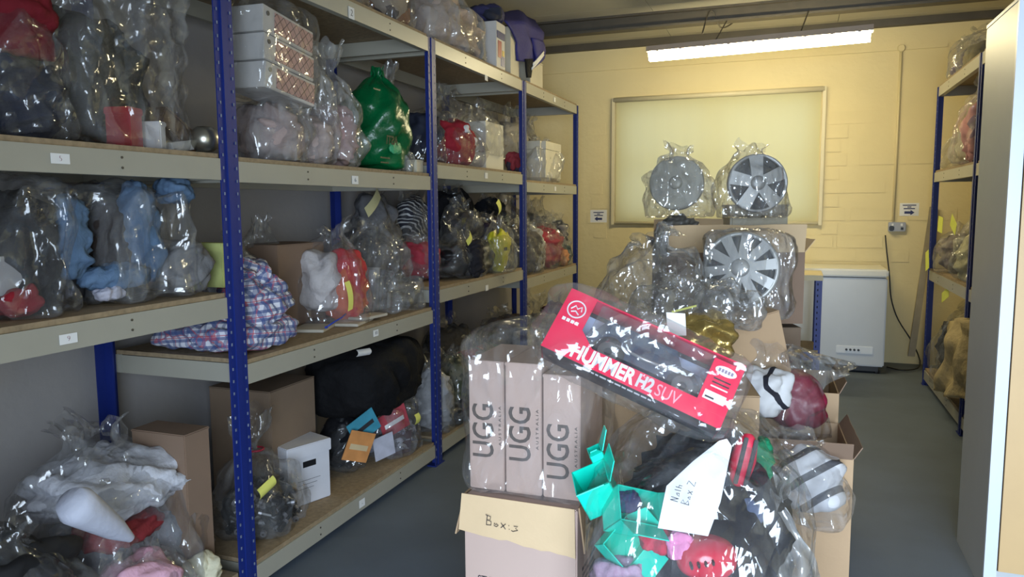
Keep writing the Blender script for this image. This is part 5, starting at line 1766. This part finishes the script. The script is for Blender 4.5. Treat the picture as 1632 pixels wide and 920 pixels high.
c1 = dp(1180, 428, 3.62)
wheel_trim('silver ten-spoke wheel trim in the bag at the front of the stack', c1, .178, CAM - c1 + Vector((-.3, 0, .5)), 10, .026, roll=.15)
place_bag('crackly clear bag around the ten-spoke wheel trim', c1 + Vector((.03, .05, -.26)), (.43, .20, .43), 'block', FILMK, amp=.06, group=GP, rz=rzb, n=2.6)
c2 = dp(1078, 292, 4.35)
wheel_trim('plain full-face wheel trim in plastic, standing on the open carton', c2 + Vector((0, 0, .0)), .155, CAM - c2 + Vector((-.8, 0, .5)), 16, .030, m=mat('pale_trim', (.34, .33, .28), .45, .2, var=.05))
place_bag('crackly clear bag over the plain full-face wheel trim', c2 + Vector((.02, .0, -.20)), (.40, .20, .40), 'loose', FILMK, amp=.08, group=GP, rz=rzb)
c3 = dp(1207, 292, 4.35)
wheel_trim('silver five-hole wheel trim in plastic, standing on the open carton', c3, .168, CAM - c3 + Vector((.9, 0, .3)), 5, .040, roll=.4)
place_bag('crackly clear bag over the five-hole wheel trim', c3 + Vector((-.03, .02, -.20)), (.42, .22, .42), 'loose', FILMK, amp=.09, group=GP, rz=rzb)
p = dp(1078, 340, 4.30)
place_lump('grey_bag_contents', 'dark grey bagged bundle under the plain full-face wheel trim', 'bundle', (p.x - .0, p.y + .10, 1.22), (.26, .20, .32), mat('dark_grey_plastic', (.10, .095, .085), .4), rz=rzb, layers=3)
p = dp(1205, 350, 4.40)
card_box('cream_wrapped_box', 'cream wrapped box under the five-hole wheel trim', 'box', (p.x - .02, p.y + .22, 1.10), (.34, .22, .50), mat('cream_wrap', (.44, .41, .32), .4, bump=.4, bscale=12), rz=rzb, r=.012, lid=.01)
place_bag('crackly empty clear bag heaped beside the front wheel trim', dp(1020, 445, 3.45) + Vector((.03, .05, -.24)), (.48, .34, .44), 'loose', FILMK, amp=.14, group=GP, rz=rzb)
place_bag('crackly clear bag spilling below the front wheel trim', dp(1095, 480, 3.30) + Vector((.03, .0, -.12)), (.56, .26, .22), 'loose', FILMK, amp=.13, group=GP, rz=rzb)
pp_, _m = facing('white_tag', 'white card tag behind the toy car box', 'tag', [(1062, 498), (1092, 500), (1094, 535), (1064, 535)], 2.24, WHITE)
pp_, _m = facing('yellow_strap', 'thin yellow strap lying on the crackly bag', 'strap', [(1070, 496), (1110, 486), (1110, 489), (1072, 499)], 3.17, YELLOW)

# ---- more bags crowding the far shelves
EXTRA = [
    ('B', 2, 590, 640, 118, -.34, .28, (.10, .09, .08), 'dark brown clothing behind the green bag', 'dim bag behind the bulging green bag', GB, .6),
    ('B', 3, 740, 800, 150, -.36, .28, (.22, .20, .17), 'greyish clothing behind the white square box', 'clear bag standing behind the white square box', GB, .75),
    ('B', 4, 842, 880, 190, -.36, .28, (.20, .18, .14), 'dim cream clothing at the back by the third post', 'dim bag behind the white parcel by the third post', GB, .7),
    ('C', 3, 786, 832, 352, .0, .30, (.10, .09, .085), 'charcoal clothing between the yellow carrier and the third post', 'clear bag between the yellow carrier and the third post', GC, .8),
    ('C', 3, 712, 766, 318, -.16, .26, (.05, .045, .045), 'dark clothing stacked behind the twisted bag', 'clear bag stacked behind the twisted bag of black clothing', GC, .85),
    ('C', 4, 846, 890, 340, -.12, .26, (.15, .12, .11), 'brownish clothing behind the bright red clothing', 'clear bag behind the bright red clothing bag', GC, .8),
    ('C', 4, 880, 920, 372, .0, .24, (.05, .07, .07), 'dark teal clothing beside the orange pouch', 'clear bag beside the orange pouch', GC, .7),
    ('C', 2, 372, 440, 350, -.42, .24, (.12, .11, .11), 'dim grey clothing at the back beside the brown box', 'dim clear bag at the back beside the brown cardboard box', G10, .7),
    ('C', 2, 640, 690, 330, -.30, .26, (.20, .17, .16), 'pale brown clothing under the striped clothing', 'clear bag leaning on the striped clothing bag', G10, .6),
    ('D', 2, 636, 690, 560, -.32, .30, (.05, .05, .055), 'dark clothing behind the black holdall', 'dark bag at the back behind the black holdall', G14, .9),
    ('D', 3, 742, 800, 590, .02, .26, (.16, .15, .12), 'khaki grey clothing low at the front of the bottom shelf', 'low clear bag of khaki grey clothing on the bottom shelf', GD, .8),
    ('A', 2, 500, 590, -70, -.05, .36, (.20, .16, .13), 'brownish clothing on the top board above the shoe boxes', 'clear bag on the top board above the patterned shoe boxes', GT, .8),
]
for L_, bay_, px0, px1, pyt, dx_, dep_, c_, lc_, lb_, grp, kf in EXTRA:
    z = Z(L_, bay_)
    b, s = slot(px0, px1, pyt, z, xf=XF + dx_, dep=dep_)
    inside(b, s, 'bagged_clothing', lc_, 'clothing', cloth(c_), (0, 0, 0), (.86, .88, kf), layers=2)
    place_bag(lb_, b, s, 'loose', FILM, group=grp)
